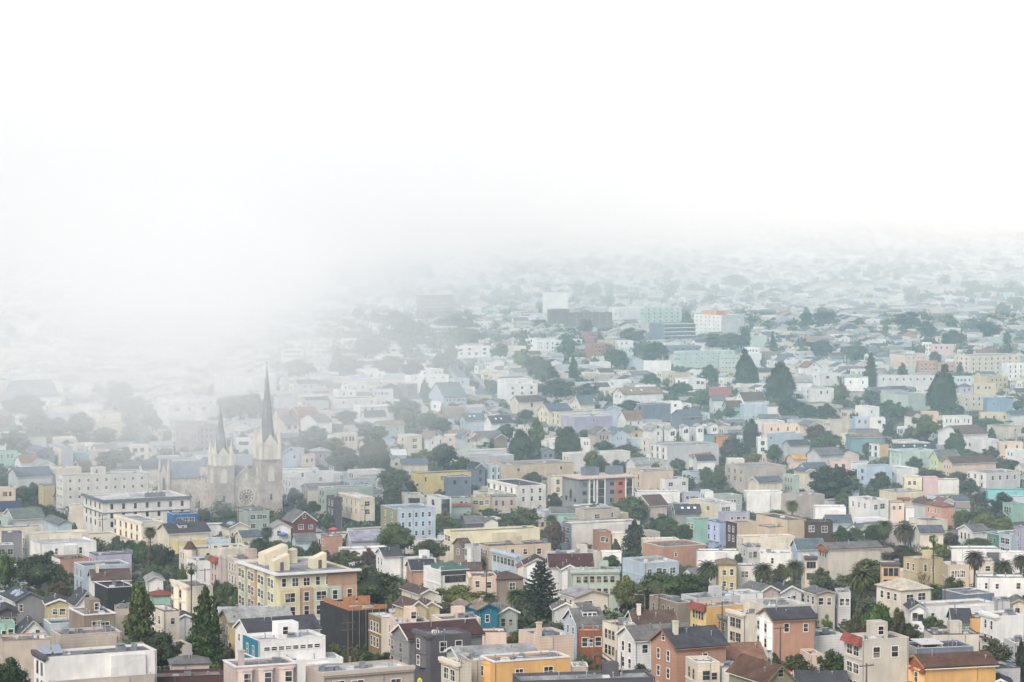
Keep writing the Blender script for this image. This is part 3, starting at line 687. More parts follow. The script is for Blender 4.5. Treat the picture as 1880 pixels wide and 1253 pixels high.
TREELIST = '''
A1 1480 150 330 15.5 p2|slim tall poplar-like tree
A1 120 930 360 8 b1
B1 400 930 440 13 b6
B1 50 900 200 14 b2
B1 110 1000 200 11 d4
A1 640 110 260 8 b4
A1 500 220 130 6 s3
A1 1740 640 380 10 b1
A2 390 180 340 16 c1|dark pointed conifer standing by the small hip-roofed house
A2 480 960 220 5 d2
A2 620 830 220 5 s1
A2 620 100 200 8 b2
A2 750 180 170 8 b2
A2 920 240 240 7 b2
A2 1090 310 170 6 b2
A2 520 80 130 8 b6
B2 240 1010 130 17 f2|tall thin fan palm before the cream Italianate house
B2 150 1040 100 10 b2
A2 660 760 160 5 s4
A2 1780 750 130 4 s3
B3 265 1085 620 13 b1|wide domed dark tree beside the multicoloured block
A3 590 -20 250 10 d5
A3 90 80 260 8 d5
A3 1300 140 480 8 b3
A3 1640 180 200 7 d5
A4 110 130 250 9 d2
A3 100 830 170 5 s2
A3 300 790 320 5 s1
A3 520 840 250 5 s1
A3 210 900 120 4 s3
A4 100 640 220 6 b2
B4 370 1005 520 16.5 n6|tall tiered pine with drooping level branches
A4 530 710 150 6 t4
A4 1300 40 240 10 b3
A4 1650 0 480 11 b2
A5 110 10 480 10 b1
A4 820 880 250 5 s1
A4 1010 970 250 4 s2
A4 1430 980 280 5 s1
A5 240 560 200 4 s2
A5 680 730 180 5 d2
A5 1060 860 160 5 s6
A5 1330 890 300 7 b2
A5 1250 870 150 5 s4
A5 1690 840 330 10 b1
A5 1640 450 160 6 s3
A5 1500 410 100 5 s3
A5 600 870 90 4 s1
A5 830 770 90 4 s1
B5 350 940 260 12 d5
B5 950 970 250 12 d5
B5 1290 940 240 13 d5
B5 1130 1030 180 8 b2
B5 1560 1070 200 8 b5
B6 130 1010 320 14.5 d2|biggest date palm in front of the domed tree
A6 320 320 280 12 b2
A6 80 380 160 10 b5
A6 520 390 150 8 b4
A6 640 530 250 5 s2
A6 880 470 200 7 b1
A6 980 520 250 6 b3
A6 1580 730 350 8 b5
A6 1850 750 180 10 c6
A6 1830 960 170 5 s3
A6 1250 250 180 4 s3
A6 1110 60 250 8 b1
A6 910 90 180 8 d2
A6 790 -70 160 11 t5
A6 900 280 100 5 s4
B6 190 980 460 11 b2|broad dome-shaped tree behind the biggest date palm
B6 600 530 270 13 d5
B6 380 520 200 12 d2
B6 1350 840 240 15 d4
B6 1660 930 260 13 d5
B6 1850 890 200 12 d5
B6 905 710 100 18 f2
B6 930 810 280 8 b3
B6 740 770 150 8 t4
B6 560 830 340 9 b1
B6 280 600 240 9 b1
B6 60 640 200 8 b1
B6 1090 690 180 7 b4
B6 1380 750 280 6 b2
B6 1230 440 200 8 b2
B6 1480 480 250 8 b3
B6 1680 530 200 7 b3
B6 1390 270 230 9 b5
B6 1640 250 260 12 e6
B6 340 40 210 10 b1
B6 1300 110 200 9 b5
B6 380 250 290 6 b2
B6 650 300 120 5 s1
C5 1720 1000 560 17 e6|huge wispy grey-green eucalyptus
B5 460 40 200 9 b2
B5 330 0 130 9 b2
B5 620 200 150 6 s1
B5 840 170 100 5 s1
B5 1100 400 220 9 d2
B5 1260 310 160 11 d3
B5 100 600 200 8 b1
B5 690 920 130 6 b1
B5 1820 270 200 9 b2
B5 1780 620 170 9 b1
B4 180 420 360 11 b2|round leafy tree before the pinkish white bays
B4 480 470 160 9 d2
B4 540 580 160 12 b4
B4 430 640 180 9 b4
B4 1350 300 430 12 b2|large rounded tree below the grey modern apartments
B4 1660 490 250 9 b1
B4 1780 560 250 8 b2
B4 1380 570 270 13.5 c6|dark shaggy conifer among white roofs
B4 1180 770 100 7 y1
B4 820 790 280 5 s5
B4 1130 940 200 6 b2
B4 300 40 220 8 b5
B4 520 260 150 8 b5
B3 640 590 370 13 b2|big round tree before the pale blue block
B3 1160 460 210 11 b3|yellow-green round tree right of the pale blue block
B3 1000 770 330 9 b1
B3 980 870 200 6 b3
B3 590 260 260 10 b5
B3 580 200 200 11 b5
B3 420 400 130 9 b6
B3 790 130 130 8 b6
B3 100 880 300 6 b2
B3 340 860 150 8 b4
B3 1500 970 200 5 b1
B3 1630 430 220 5 b2
B3 1760 520 110 6 d5
B3 1100 220 150 5 s5
B2 1340 210 190 10 b5
B2 1560 350 130 7 b1
B2 1440 360 100 6 b5
B2 1170 490 200 4 s3
B2 580 670 110 6 b1
B2 690 690 80 6 s1
B2 970 750 200 8 b1
B2 1060 600 150 9 d5
B2 1150 780 200 7 b2
B2 1330 830 250 7 b2
B2 1560 790 160 10 b1
B2 1700 890 160 7 b4
B2 830 770 50 5 s3
B2 540 530 120 4 s2
B1 1260 730 150 9 b1
B1 1390 780 250 8 b1
B1 1530 780 160 10 b2
B1 1720 810 260 11 b1
B1 1680 1040 190 6 b2
B1 540 890 140 6 b1
B1 660 1060 200 7 b1
B1 800 590 70 5 y1
B1 1620 600 150 13 d5
B1 250 190 200 8 b2
B1 350 150 130 8 b1
B1 400 380 250 4 s2
B1 560 430 150 6 b1
B1 680 480 100 5 b1
B1 40 90 80 7 b1
C1 260 260 380 14 b6
C1 380 440 300 12 b5
C1 620 510 250 11 b5
C1 880 450 270 14 b5
C1 1130 610 230 9 b5
C1 130 640 260 9 b5
C1 1210 860 340 10 b1|big dark bushy tree behind the long off-white block
C1 1370 830 130 8 b5
C1 830 880 200 6 b4
C1 1650 480 180 8 b5
C1 1480 280 250 10 b5
C1 1340 130 300 12 b5
C2 660 270 280 16 b5
C2 900 250 400 15 b5
C2 1560 600 270 9 b5
C2 1530 700 380 9 b5
C2 1780 720 200 9 b3
C3 80 830 380 12 b5
C3 400 700 340 17 y5
C3 590 1050 300 10 b5
C3 300 550 220 10 b5
C3 470 600 140 8 b3
C3 740 300 300 12 b5
C3 750 430 200 9 b3
C3 990 450 250 11 b2
C3 1140 530 180 8 b1
C3 940 110 110 12 y1
C3 1150 790 260 12 b1
C3 1340 930 170 9 b1
C3 950 850 150 7 b3
C3 1560 750 230 6 b2
C3 1830 580 200 8 b2
C3 100 430 230 8 b4
C4 150 650 240 14 y1
C4 320 540 170 17 p2|leaning leafy column tree beside the dark conifer
C4 660 620 280 15 y1|dense dark egg-shaped cypress
C4 540 100 400 11 b5
C4 880 140 220 9 b5
C4 1570 30 180 9 b2
C4 1840 140 260 8 b2
C4 210 420 170 7 b1
C4 1550 580 170 8 b4
C4 1060 760 200 6 b1
C4 1310 800 250 6 b4
C4 940 860 220 12 b3|light green leafy tree in front of the long off-white building
C4 1030 980 250 9 b1
C4 1200 970 190 9 b6
C4 1320 320 220 7 b1
C4 850 640 150 5 b3
C4 600 960 170 5 s4
C4 1840 950 130 6 b2
C5 80 130 200 8 b2
C5 270 260 200 8 b2
C5 590 390 170 8 b5
D5 760 850 230 20 y6|tall dark conifer left of its wider neighbour
D5 1130 980 300 19 y6|wide dark conifer in front of the white gables
C5 1240 290 260 11 b6
C5 1430 370 180 9 b6
C5 1640 360 200 10 b6
C5 1800 150 150 12 b3
C5 820 540 180 15 y6
C5 280 620 150 6 b2
C5 610 720 200 9 b6
C5 560 800 150 7 b4
C5 850 890 170 6 b3|small yellow flowering tree
C5 1060 800 180 9 b2
C5 1530 590 260 10 b4
C5 1650 680 270 9 b2
C5 1450 900 180 6 b5
C5 330 1040 140 7 b2
C5 480 1060 190 7 b1
C5 40 960 130 6 b2
D6 1010 1020 300 22 y6|very tall dense dark cypress behind the long pale wall
C6 440 320 220 9 b2
C6 540 390 200 8 b1
C6 230 220 200 9 b5
C6 820 470 290 14 b3|yellow-green loose tree before the white castle-like house
C6 660 620 120 7 b4
C6 1145 645 210 12 y1|dark cone-shaped cypress beside the brown-roofed house
C6 420 580 110 7 c1
C6 1500 520 430 6 b2
C6 1520 820 160 8 b1
C6 690 930 180 8 b6
C6 880 1070 280 6 b4
C6 1170 1090 180 6 b4
C6 1260 850 200 6 b2
C6 380 930 140 5 b3
C6 190 780 100 8 b4
C6 1700 960 250 6 b1
C6 1530 620 100 7 c1
C6 1190 380 90 6 b6
C6 1820 330 110 6 b2
D5 600 650 270 12 b5
D5 400 660 250 11 b4
D5 740 610 130 14 b6
D5 380 1000 160 10 b2
D5 1570 730 320 11 b6
D5 1410 380 160 14 c6
D5 1600 380 260 13 b6
D5 1050 640 60 14 c6
D5 640 20 220 13 b6
D4 300 900 300 13 b5
D4 170 830 200 11 b3
D4 720 900 110 15 c1
D4 1190 830 210 13 b1
D4 1600 750 260 13 b1
D4 850 500 150 12 b5
D4 420 1000 260 11 b5
D4 560 1140 260 12 b5
D4 1350 600 250 11 b4
D3 300 720 400 13 b5
D3 560 900 300 12 b5
D3 100 900 300 12 b5
D3 800 950 220 11 b5
D3 1750 760 160 11 b5
D3 1150 880 250 10 b5
D3 1430 600 280 12 b5
D3 1300 450 400 14 b5
D3 760 560 260 13 b5
D3 600 420 260 12 b5
D2 1400 930 300 12 b5
D2 1820 820 160 15 c5
D6 230 880 150 17 c1
D6 570 980 130 10 c1
D6 920 850 110 8 b1
D6 1100 620 220 13 b6
D6 650 430 330 14 b6
D6 830 540 180 12 b6
D6 1500 530 260 12 b6
D6 1650 330 150 12 b6
D6 1190 970 80 9 c1
D6 1700 640 80 11 b6
D6 60 780 250 11 b5
'''
HAZE_COL = (.82, .95, .985); HAZE_DEN = 8e-5
WH = (1.0, .996, .984)
FOGS = [((0, 2900, 2), (3600, 2540, 84), 4.0e-4, 4, .75, 9.0, 'thin teal-grey ground mist over the houses', (.58, .88, .97), .06, -.2),
        ((-243, 2150, 25), (152, 1050, 130), 2.4e-3, 8, .2, 1.0, 'low white fog tongue drifting over the slope left of centre', WH, .34, -.22),
        ((-135, 1090, 70), (150, 220, 58), 3.6e-3, 4, .4, 2.0, 'faint wisp of fog around the church towers', WH, .2, -.2),
        ((-200, 2950, 60), (560, 1050, 190), 1.3e-3, 8, .2, 3.0, 'white fog drifting over the misty hillside', WH, .36, -.15),
        ((0, 6600, 50), (10000, 4250, 135), 2.0e-3, 8, .72, 5.5, 'low fog lapping over the far hillside', WH, .18, -.32),
        ((0, 7000, 190), (10000, 4600, 560), 9e-4, 7, .62, 6.5, 'vast pale fog bank hiding the hills and the sky behind', WH, .12, -.5)]
SUN = 1.6; SUN_ANG = 35; SUN_EL = 40; SUN_ROT = 205; SKY = .15; EXPO = .56; VB = 8; DUST = 3.5
# ---------------------------------------------------------------- windows
WIN = {}
SIZES = {'': (1.15, 1.7), 'b': (2.1, 1.75), 's': (.9, 1.15), 't': (1.0, 1.9), 'h': (1.5, .75)}
def window(parent, w, h, loc, rotz, detail, dark=False):
    w, h = round(w * 12) / 12, round(h * 12) / 12; key = (w, h, detail, int(dark))
    fm = {0: M_FRAME, 1: M_DFRAME, 2: M_CFRAME}[int(dark)]
    if key not in WIN:
        t = .1 if not dark else .08
        fr = MB()
        fr.box(-w / 2 - t, w / 2 + t, -.09, .03, -t - .05, 0, 0); fr.box(-w / 2 - t, w / 2 + t, -.07, .03, h, h + t, 0)
        fr.box(-w / 2 - t, -w / 2, -.07, .03, 0, h, 0); fr.box(w / 2, w / 2 + t, -.07, .03, 0, h, 0)
        fr.box(-w / 2, w / 2, -.05, .02, h * .5 - .035, h * .5 + .035, 0)
        n = int(w / .95)
        for k in range(1, n + (1 if w > 1.4 else 0)):
            if n >= 1 and w > 1.4:
                x = -w / 2 + w * k / (n + 0.0 if n > 1 else 2); 
                if x < w / 2 - .2: fr.box(x - .035, x + .035, -.052, .02, 0, h, 0)
        gl = MB(); gl.face([(-w / 2, -.03, 0), (w / 2, -.03, 0), (w / 2, -.03, h), (-w / 2, -.03, h)], 0)
        if detail: WIN[key] = (gl.mesh('window', [M_GLASS]), fr.mesh('frame', [fm]))
        else:
            a = MB(); a.v = fr.v + gl.v; a.f = fr.f + [[i + len(fr.v) for i in q] for q in gl.f]; a.m = [1] * len(fr.f) + [0]
            WIN[key] = (a.mesh('window', [M_GLASS, fm]), None)
    g, f = WIN[key]
    o = link('window', g, parent, None, loc, rotz)
    if f is not None: link('frame', f, o)
    return o
def fpos(face, a, out, z):
    return (a, -out, z) if face == 'R' else (-out, a, z)
FROT = {'R': 0.0, 'L': -math.pi / 2}
def pbox(m, face, a0, a1, o0, o1, z0, z1, mi=0):
    """A box on a facade: a along it, o outward from it."""
    if face == 'R': m.box(a0, a1, -o1, -o0, z0, z1, mi)
    else: m.box(-o1, -o0, a0, a1, z0, z1, mi)
# ---------------------------------------------------------------- houses
class Spec: apt = False; fl = ''; label = ''; cl = None
def parse(line):
    body, _, lab = line.partition('|'); t = body.split(); s = Spec()
    s.t, (s.xl, s.xc, s.xr, s.y, s.H), s.typ, s.wall, s.roof = t[0], map(float, t[1:6]), t[6], t[7], t[8]
    s.label = lab.strip(); s.L = s.R = None; s.fl = ''; s.cl = None; s.pitch = .5; s.yaw = 25.0; s.apt = False
    for q in t[9:]:
        if q[0] in 'LR':
            st = q[-1] if q[-1] in 'bsht' else ''
            a, b = q[1:].rstrip('bsht').split('x'); setattr(s, q[0], (int(a), int(b), st))
        elif q[0] == '+': s.fl = q[1:]
        elif q[0] == '2': s.cl = q[1:]
        elif q[0] == '^': s.pitch = float(q[1:])
        elif q[0] == '@': s.yaw = float(q[1:])
        elif q == 'Z': s.apt = True
    (s.pxl, s.py), (s.pxc, _), (s.pxr, _) = tile(s.t, s.xl, s.y), tile(s.t, s.xc, s.y), tile(s.t, s.xr, s.y)
    place(s)
    return s
def place(s):
    s.X, s.Y = solve(s.pxc, s.py, s.H); s.s = F / s.Y
    tl, tr = ray(s.pxl, s.py)[0], ray(s.pxr, s.py)[0]
    def dims(th):
        th = math.radians(th); c, n = math.cos(th), math.sin(th)
        L = (tr * s.Y - s.X) / max(.2, c - tr * n)
        d = n + tl * c
        return L, ((s.X - tl * s.Y) / d if d > .03 else 99)
    y = s.yaw; phi = math.degrees(math.atan(s.X / s.Y))
    wmin = 7.0 if s.typ != 'GL' else 8.0
    while dims(y)[1] < wmin and y + phi > 5: y -= 1
    while dims(y)[1] > 26 and y < 42: y += 1
    s.L_, s.W_ = dims(y); s.L_ = max(2.5, min(90, s.L_)); s.W_ = max(5, min(42, s.W_)); s.th = math.radians(y)
    s.z = ground(s.Y)
    c, n = math.cos(s.th), math.sin(s.th)
    s.foot = [(s.X, s.Y), (s.X + s.L_ * c, s.Y + s.L_ * n), (s.X + s.L_ * c - s.W_ * n, s.Y + s.L_ * n + s.W_ * c), (s.X - s.W_ * n, s.Y + s.W_ * c)]
    s.cx = sum(p[0] for p in s.foot) / 4; s.cy = sum(p[1] for p in s.foot) / 4
    s.ridge = 0
    if s.typ == 'GL': s.ridge = s.W_ / 2 * s.pitch
    elif s.typ == 'GR': s.ridge = s.L_ / 2 * s.pitch
    elif s.typ == 'H': s.ridge = min(s.L_, s.W_) / 2 * s.pitch
    s.ridge = min(s.ridge, 7.5 if s.pitch >= .7 else 4.6 if s.typ == 'GR' else 3.3)
    xs = [project(p[0], p[1], s.z + s.H)[0] for p in s.foot]
    s.bx0, s.bx1 = min(xs), max(xs)
    s.by0 = min(project(p[0], p[1], s.z + s.H + s.ridge)[1] for p in s.foot[:1] + [(s.cx, s.cy)])
    s.by1 = project(s.X, s.Y, s.z)[1]
    s.area = (s.bx1 - s.bx0) * (s.by1 - s.by0)
def shell(s, m):
    """Walls into m (slot 0), open box with parapet or gables."""
    L, W, H = s.L_, s.W_, s.H
    if s.typ == 'F':
        m.box(0, L, 0, W, -4, H, 0, 'xXyY')
        t = .22
        m.face([(0, 0, H), (L, 0, H), (L - t, t, H), (t, t, H)]); m.face([(L, 0, H), (L, W, H), (L - t, W - t, H), (L - t, t, H)])
        m.face([(L, W, H), (0, W, H), (t, W - t, H), (L - t, W - t, H)]); m.face([(0, W, H), (0, 0, H), (t, t, H), (t, W - t, H)])
        m.box(t, L - t, t, W - t, H - .6, H, 0, 'xXyY')
    else:
        m.box(0, L, 0, W, -4, H, 0, 'xXyY')
        if s.typ == 'GR':
            for y in (0, W): m.face([(0, y, H), (L, y, H), (L / 2, y, H + s.ridge)])
        elif s.typ == 'GL':
            for x in (0, L): m.face([(x, 0, H), (x, W, H), (x, W / 2, H + s.ridge)])
def slab(m, a, b, c, d, t=.2, mi=0):
    n = (Vector(b) - Vector(a)).cross(Vector(d) - Vector(a)).normalized()
    if n.z < 0: n = -n
    q = [Vector(p) for p in (a, b, c, d)]
    m.loft([p + n * .02 for p in q], [p + n * t for p in q], mi)
def roof_into(s, m, mi=0, ov=.45):
    L, W, H, R = s.L_, s.W_, s.H, s.ridge
    if s.typ == 'F':
        t = .221; m.face([(t, t, H - .4), (L - t, t, H - .4), (L - t, W - t, H - .4), (t, W - t, H - .4)], mi)
    elif s.typ == 'GR':
        k = ov * R / (L / 2)
        slab(m, (-ov, -ov, H - k), (L / 2, -ov, H + R), (L / 2, W + ov, H + R), (-ov, W + ov, H - k), mi=mi)
        slab(m, (L + ov, -ov, H - k), (L / 2, -ov, H + R), (L / 2, W + ov, H + R), (L + ov, W + ov, H - k), mi=mi)
    elif s.typ == 'GL':
        k = ov * R / (W / 2)
        slab(m, (-ov, -ov, H - k), (L + ov, -ov, H - k), (L + ov, W / 2, H + R), (-ov, W / 2, H + R), mi=mi)
        slab(m, (-ov, W + ov, H - k), (L + ov, W + ov, H - k), (L + ov, W / 2, H + R), (-ov, W / 2, H + R), mi=mi)
    else:
        e = min(L, W) / 2
        A = [(-ov, -ov, H), (L + ov, -ov, H), (L + ov, W + ov, H), (-ov, W + ov, H)]
        if L >= W: r0, r1 = (e, W / 2, H + R), (L - e + .01, W / 2, H + R)
        else: r0, r1 = (L / 2, e, H + R), (L / 2, W - e + .01, H + R)
        B = [(p[0], p[1], H + .15) for p in A]
        for i in range(4): m.face([A[i], A[(i + 1) % 4], B[(i + 1) % 4], B[i]], mi)
        m.face(list(reversed(A)), mi)
        if L >= W:
            m.face([B[0], B[1], r1, r0], mi); m.face([B[1], B[2], r1], mi); m.face([B[2], B[3], r0, r1], mi); m.face([B[3], B[0], r0], mi)
        else:
            m.face([B[0], B[1], r0], mi); m.face([B[1], B[2], r1, r0], mi); m.face([B[2], B[3], r1], mi); m.face([B[3], B[0], r0, r1], mi)
def win_grid(s, face):
    spec = s.L if face == 'L' else s.R
    if not spec: return
    nx, nz, st = spec; w, h = SIZES[st]; L = s.L_ if face == 'R' else s.W_
    gable = (s.typ == 'GR' and face == 'R') or (s.typ == 'GL' and face == 'L')
    step = 3.1; top = s.H - (1.0 if s.typ == 'F' else .7)
    if st == 'h' and nx > 5: nz = 1
    w = min(w, L / nx * .72)
    if gable and nz == 1 and s.H < 5: top = s.H + s.ridge * .45
    m = 1.0 if L > 5 else .4
    rd = random.Random(int(s.X * 13 + s.Y * 7) + (face == 'L')); kw, kh = rd.uniform(.82, 1.12), rd.uniform(.82, 1.08); off = [rd.uniform(-.28, .28) for _ in range(nx)]; off2 = [rd.uniform(.72, 1.06) for _ in range(nx)]
    w *= kw; h *= kh; free = face == 'R' and nx < 7 and st != 'h' and not s.apt
    for j in range(nz):
        z = top - .35 - h - j * step
        if z < .3: continue
        for i in range(nx):
            a = m + (L - 2 * m) * (i + .5) / nx
            if free:
                if nx * nz > 2 and rd.random() < .14: continue
                a += off[i] * (L - 2 * m) / nx; yield a, z + rd.uniform(-.25, .1), w * off2[i], h * (off2[i] if rd.random() < .4 else 1)
            else: yield a, z, w, h
    if gable and s.ridge > 2.2 and nz >= 1 and s.H >= 5:
        yield L / 2, s.H + s.ridge * .28, min(1.0, w), 1.2
def make_house(s, near):
    L, W, H = s.L_, s.W_, s.H
    kind = 'apartment_building' if s.apt else 'house'
    root = link(kind, None, None, None, (s.X, s.Y, s.z), s.th)
    m = MB(); shell(s, m); mats = [M_WALL]
    bayface = None
    if 'b' in s.fl: bayface = 'R' if (s.R and s.R[0] >= 3 and (not s.L or s.L[0] < 2)) else 'L'
    if near < 1:
        mats = [M_WALL, M_GLASS, M_FRAME]
        for face in 'LR':
            for a, z, w, h in win_grid(s, face):
                q = [fpos(face, a - w / 2, .05, z), fpos(face, a + w / 2, .05, z), fpos(face, a + w / 2, .05, z + h), fpos(face, a - w / 2, .05, z + h)]
                m.face(q, 1)
                pbox(m, face, a - w / 2 - .16, a + w / 2 + .16, -.02, .09, z - .2, z - .02, 2)
                pbox(m, face, a - w / 2 - .16, a + w / 2 + .16, -.02, .09, z + h + .02, z + h + .18, 2)
    wall = m.build('wall', mats, root, wcol(s.wall))
    r = MB(); roof_into(s, r)
    shingle = s.typ != 'F'
    r.build('roof', M_SHING if shingle else M_ROOF, root, rcol(s.roof))
    if s.cl and s.cl in COL:      # the street front in another colour than the side wall
        c = MB(); 
        if s.typ == 'GL': c.loft([(-.07, 0, -4), (-.07, W, -4), (-.07, W, H), (-.07, W / 2, H + s.ridge - .1), (-.07, 0, H)], [(.03, 0, -4), (.03, W, -4), (.03, W, H), (.03, W / 2, H + s.ridge - .1), (.03, 0, H)])
        else: c.box(-.07, .03, 0, W, -4, H - .05)
        c.build('front_wall', M_WALL, root, wcol(s.cl))
    if near >= 1:
        fr_ = random.Random(int(s.pxc * 3 + s.py)).random(); dark = 1 if ('G' in s.fl or 'K' in s.fl or s.wall in 'UK' or 'navy' in s.label or (fr_ < .16 and not s.label)) else 2 if fr_ < .42 and 'white' not in s.label else 0
        for face in 'LR':
            if face == bayface: continue
            for a, z, w, h in win_grid(s, face):
                window(root, w, h, fpos(face, a, .07 if (face == 'L' and s.cl) else 0, z), FROT[face], near > 1, dark)
        if bayface:
            Lf = W if bayface == 'L' else L
            spec = s.L if bayface == 'L' else s.R
            nz = spec[1] if spec else 2
            nb = max(1, min(8, round(Lf / 5.2))) if bayface == 'L' else spec[0]
            for i in range(nb):
                a = Lf * (i + .5) / nb; hw = min(1.7, Lf / nb * .38)
                zt = H - .5; zb = max(1.0, H - 3.1 * nz - .2)
                poly = [(a - hw, 0), (a - hw * .55, .85), (a + hw * .55, .85), (a + hw, 0)]
                pl = [fpos(bayface, p, o, 0)[:2] for p, o in poly]
                b = MB(); b.prism(pl, zb, zt)
                grow = [fpos(bayface, a + (p - a) * 1.12, o * 1.15, 0)[:2] for p, o in poly]
                for j in range(nz):
                    zz = zt - .25 - j * 3.1; b.prism(grow, zz, zz + .28)
                bay = b.build('bay_window', M_TRIM, root, tuple(min(1, v * 1.12) for v in wcol(s.cl if s.cl in COL and bayface == 'L' else s.wall)[:3]) + (1,))
                for j in range(nz):
                    z = zt - 2.35 - j * 3.1
                    window(bay, min(1.3, hw * .85), 1.75, fpos(bayface, a, .85, z), FROT[bayface], False, dark)
    details(s, root, near)
    extras(s, root, near)
    return root
def details(s, root, near):
    """Side wings, downpipes, corner boards, bargeboards and eaves that break up the plain faces."""
    if near < 1: return
    L, W, H = s.L_, s.W_, s.H; rd = random.Random(int(s.pxc * 17 + s.py * 5)); wc = wcol(s.wall)
    tint = lambda k: tuple(min(.9, v * k) for v in wc[:3]) + (1,)
    if s.typ == 'F' and L > 11 and not (s.R and s.R[0] * s.R[1] > 3) and 'b' not in s.fl and 'M' not in s.fl and 'K' not in s.fl:
        a = L * rd.uniform(.35, .6); b = a + L * rd.uniform(.18, .34); c = MB(); c.box(a, b, -rd.uniform(.25, .6), .03, -4, H - rd.uniform(.05, .9)); c.build('side_wing', M_WALL, root, tint(rd.uniform(.9, 1.08)))
    if near > 1 or rd.random() < .5:
        for k in range(rd.choice((1, 1, 2))):
            a = rd.choice((.15, L - .25, L * rd.uniform(.2, .8))); c = MB(); c.tube([(a, -.09, -1), (a, -.09, H - .1)], [.06, .06], 6); c.build('downpipe', M_METAL, root)
    if s.typ in ('GR', 'GL'):
        R = s.ridge; c = MB(); ov = .47; tw = .28
        if s.typ == 'GR':
            k = ov * R / (L / 2)
            for y in (-.52,):
                for x0, x1 in ((-ov, L / 2), (L + ov, L / 2)): c.loft([(x0, y, H - k - tw + .1), (x1, y, H + R - tw + .1), (x1, y, H + R + .22), (x0, y, H - k + .22)], [(x0, y + .06, H - k - tw + .1), (x1, y + .06, H + R - tw + .1), (x1, y + .06, H + R + .22), (x0, y + .06, H - k + .22)])
        else:
            k = ov * R / (W / 2); x = -.52
            for y0, y1 in ((-ov, W / 2), (W + ov, W / 2)): c.loft([(x, y0, H - k - tw + .1), (x, y1, H + R - tw + .1), (x, y1, H + R + .22), (x, y0, H - k + .22)], [(x + .06, y0, H - k - tw + .1), (x + .06, y1, H + R - tw + .1), (x + .06, y1, H + R + .22), (x + .06, y0, H - k + .22)])
        c.build('bargeboard', M_TRIM, root, wcol('W') if rd.random() < .6 and s.wall != 'Q' else tint(.6))
        c = MB()
        if s.typ == 'GL': c.tube([(-.4, -.53, H - .35), (L + .4, -.53, H - .35)], [.09, .09], 6)
        else: c.tube([(-.53, -.4, H - .35), (-.53, W + .4, H - .35)], [.09, .09], 6)
        c.build('gutter', M_TRIM, root, wcol('W') if rd.random() < .5 else tint(.7))
    elif s.typ == 'F' and 'w' not in s.fl and 'k' not in s.fl:
        c = MB(); q = .05; c.box(-q, L + q, -q, .24, H + .003, H + .11); c.box(-q, .24, .24, W + q, H + .003, H + .11); c.box(L - .24, L + q, .24, W + q, H + .003, H + .11); c.box(.24, L - .24, W - .24, W + q, H + .003, H + .11)
        c.build('coping', M_TRIM, root, rd.choice((wcol('W'), wcol('A'), tint(.62), wcol('d'), tint(1.12))))
        if near > 1 and W > 6 and rd.random() < .6:
            c = MB(); c.box(-.14, .02, -.05, W, H - 3.6, H - 3.35); c.build('string_course', M_TRIM, root, tint(1.15))
    if near > 1 and s.typ == 'F' and L > 8:      # ducts and masts on the roof
        c = MB(); a = L * rd.uniform(.2, .5); b = W * rd.uniform(.3, .6); c.box(a, a + rd.uniform(1.5, 4), b, b + .35, H - .28, H + .05); c.build('roof_duct', M_METAL, root)
        if rd.random() < .5:
            c = MB(); a, b = L * rd.uniform(.5, .9), W * rd.uniform(.3, .8); c.tube([(a, b, H - .5), (a, b, H + rd.uniform(1.6, 2.8))], [.04, .025], 5); c.box(a - .5, a + .5, b - .02, b + .02, H + 1.5, H + 1.54); c.box(a - .35, a + .35, b - .02, b + .02, H + 1.2, H + 1.24); c.build('antenna', M_METAL, root)
        if rd.random() < .35 and 'h' not in s.fl:
            c = MB(); a, b = L * rd.uniform(.45, .7), W * rd.uniform(.4, .6); c.box(a, a + 2.4, b, b + 2.4, H - .39, H + 1.9); c.build('roof_cabin', M_WALL, root, tint(.95))
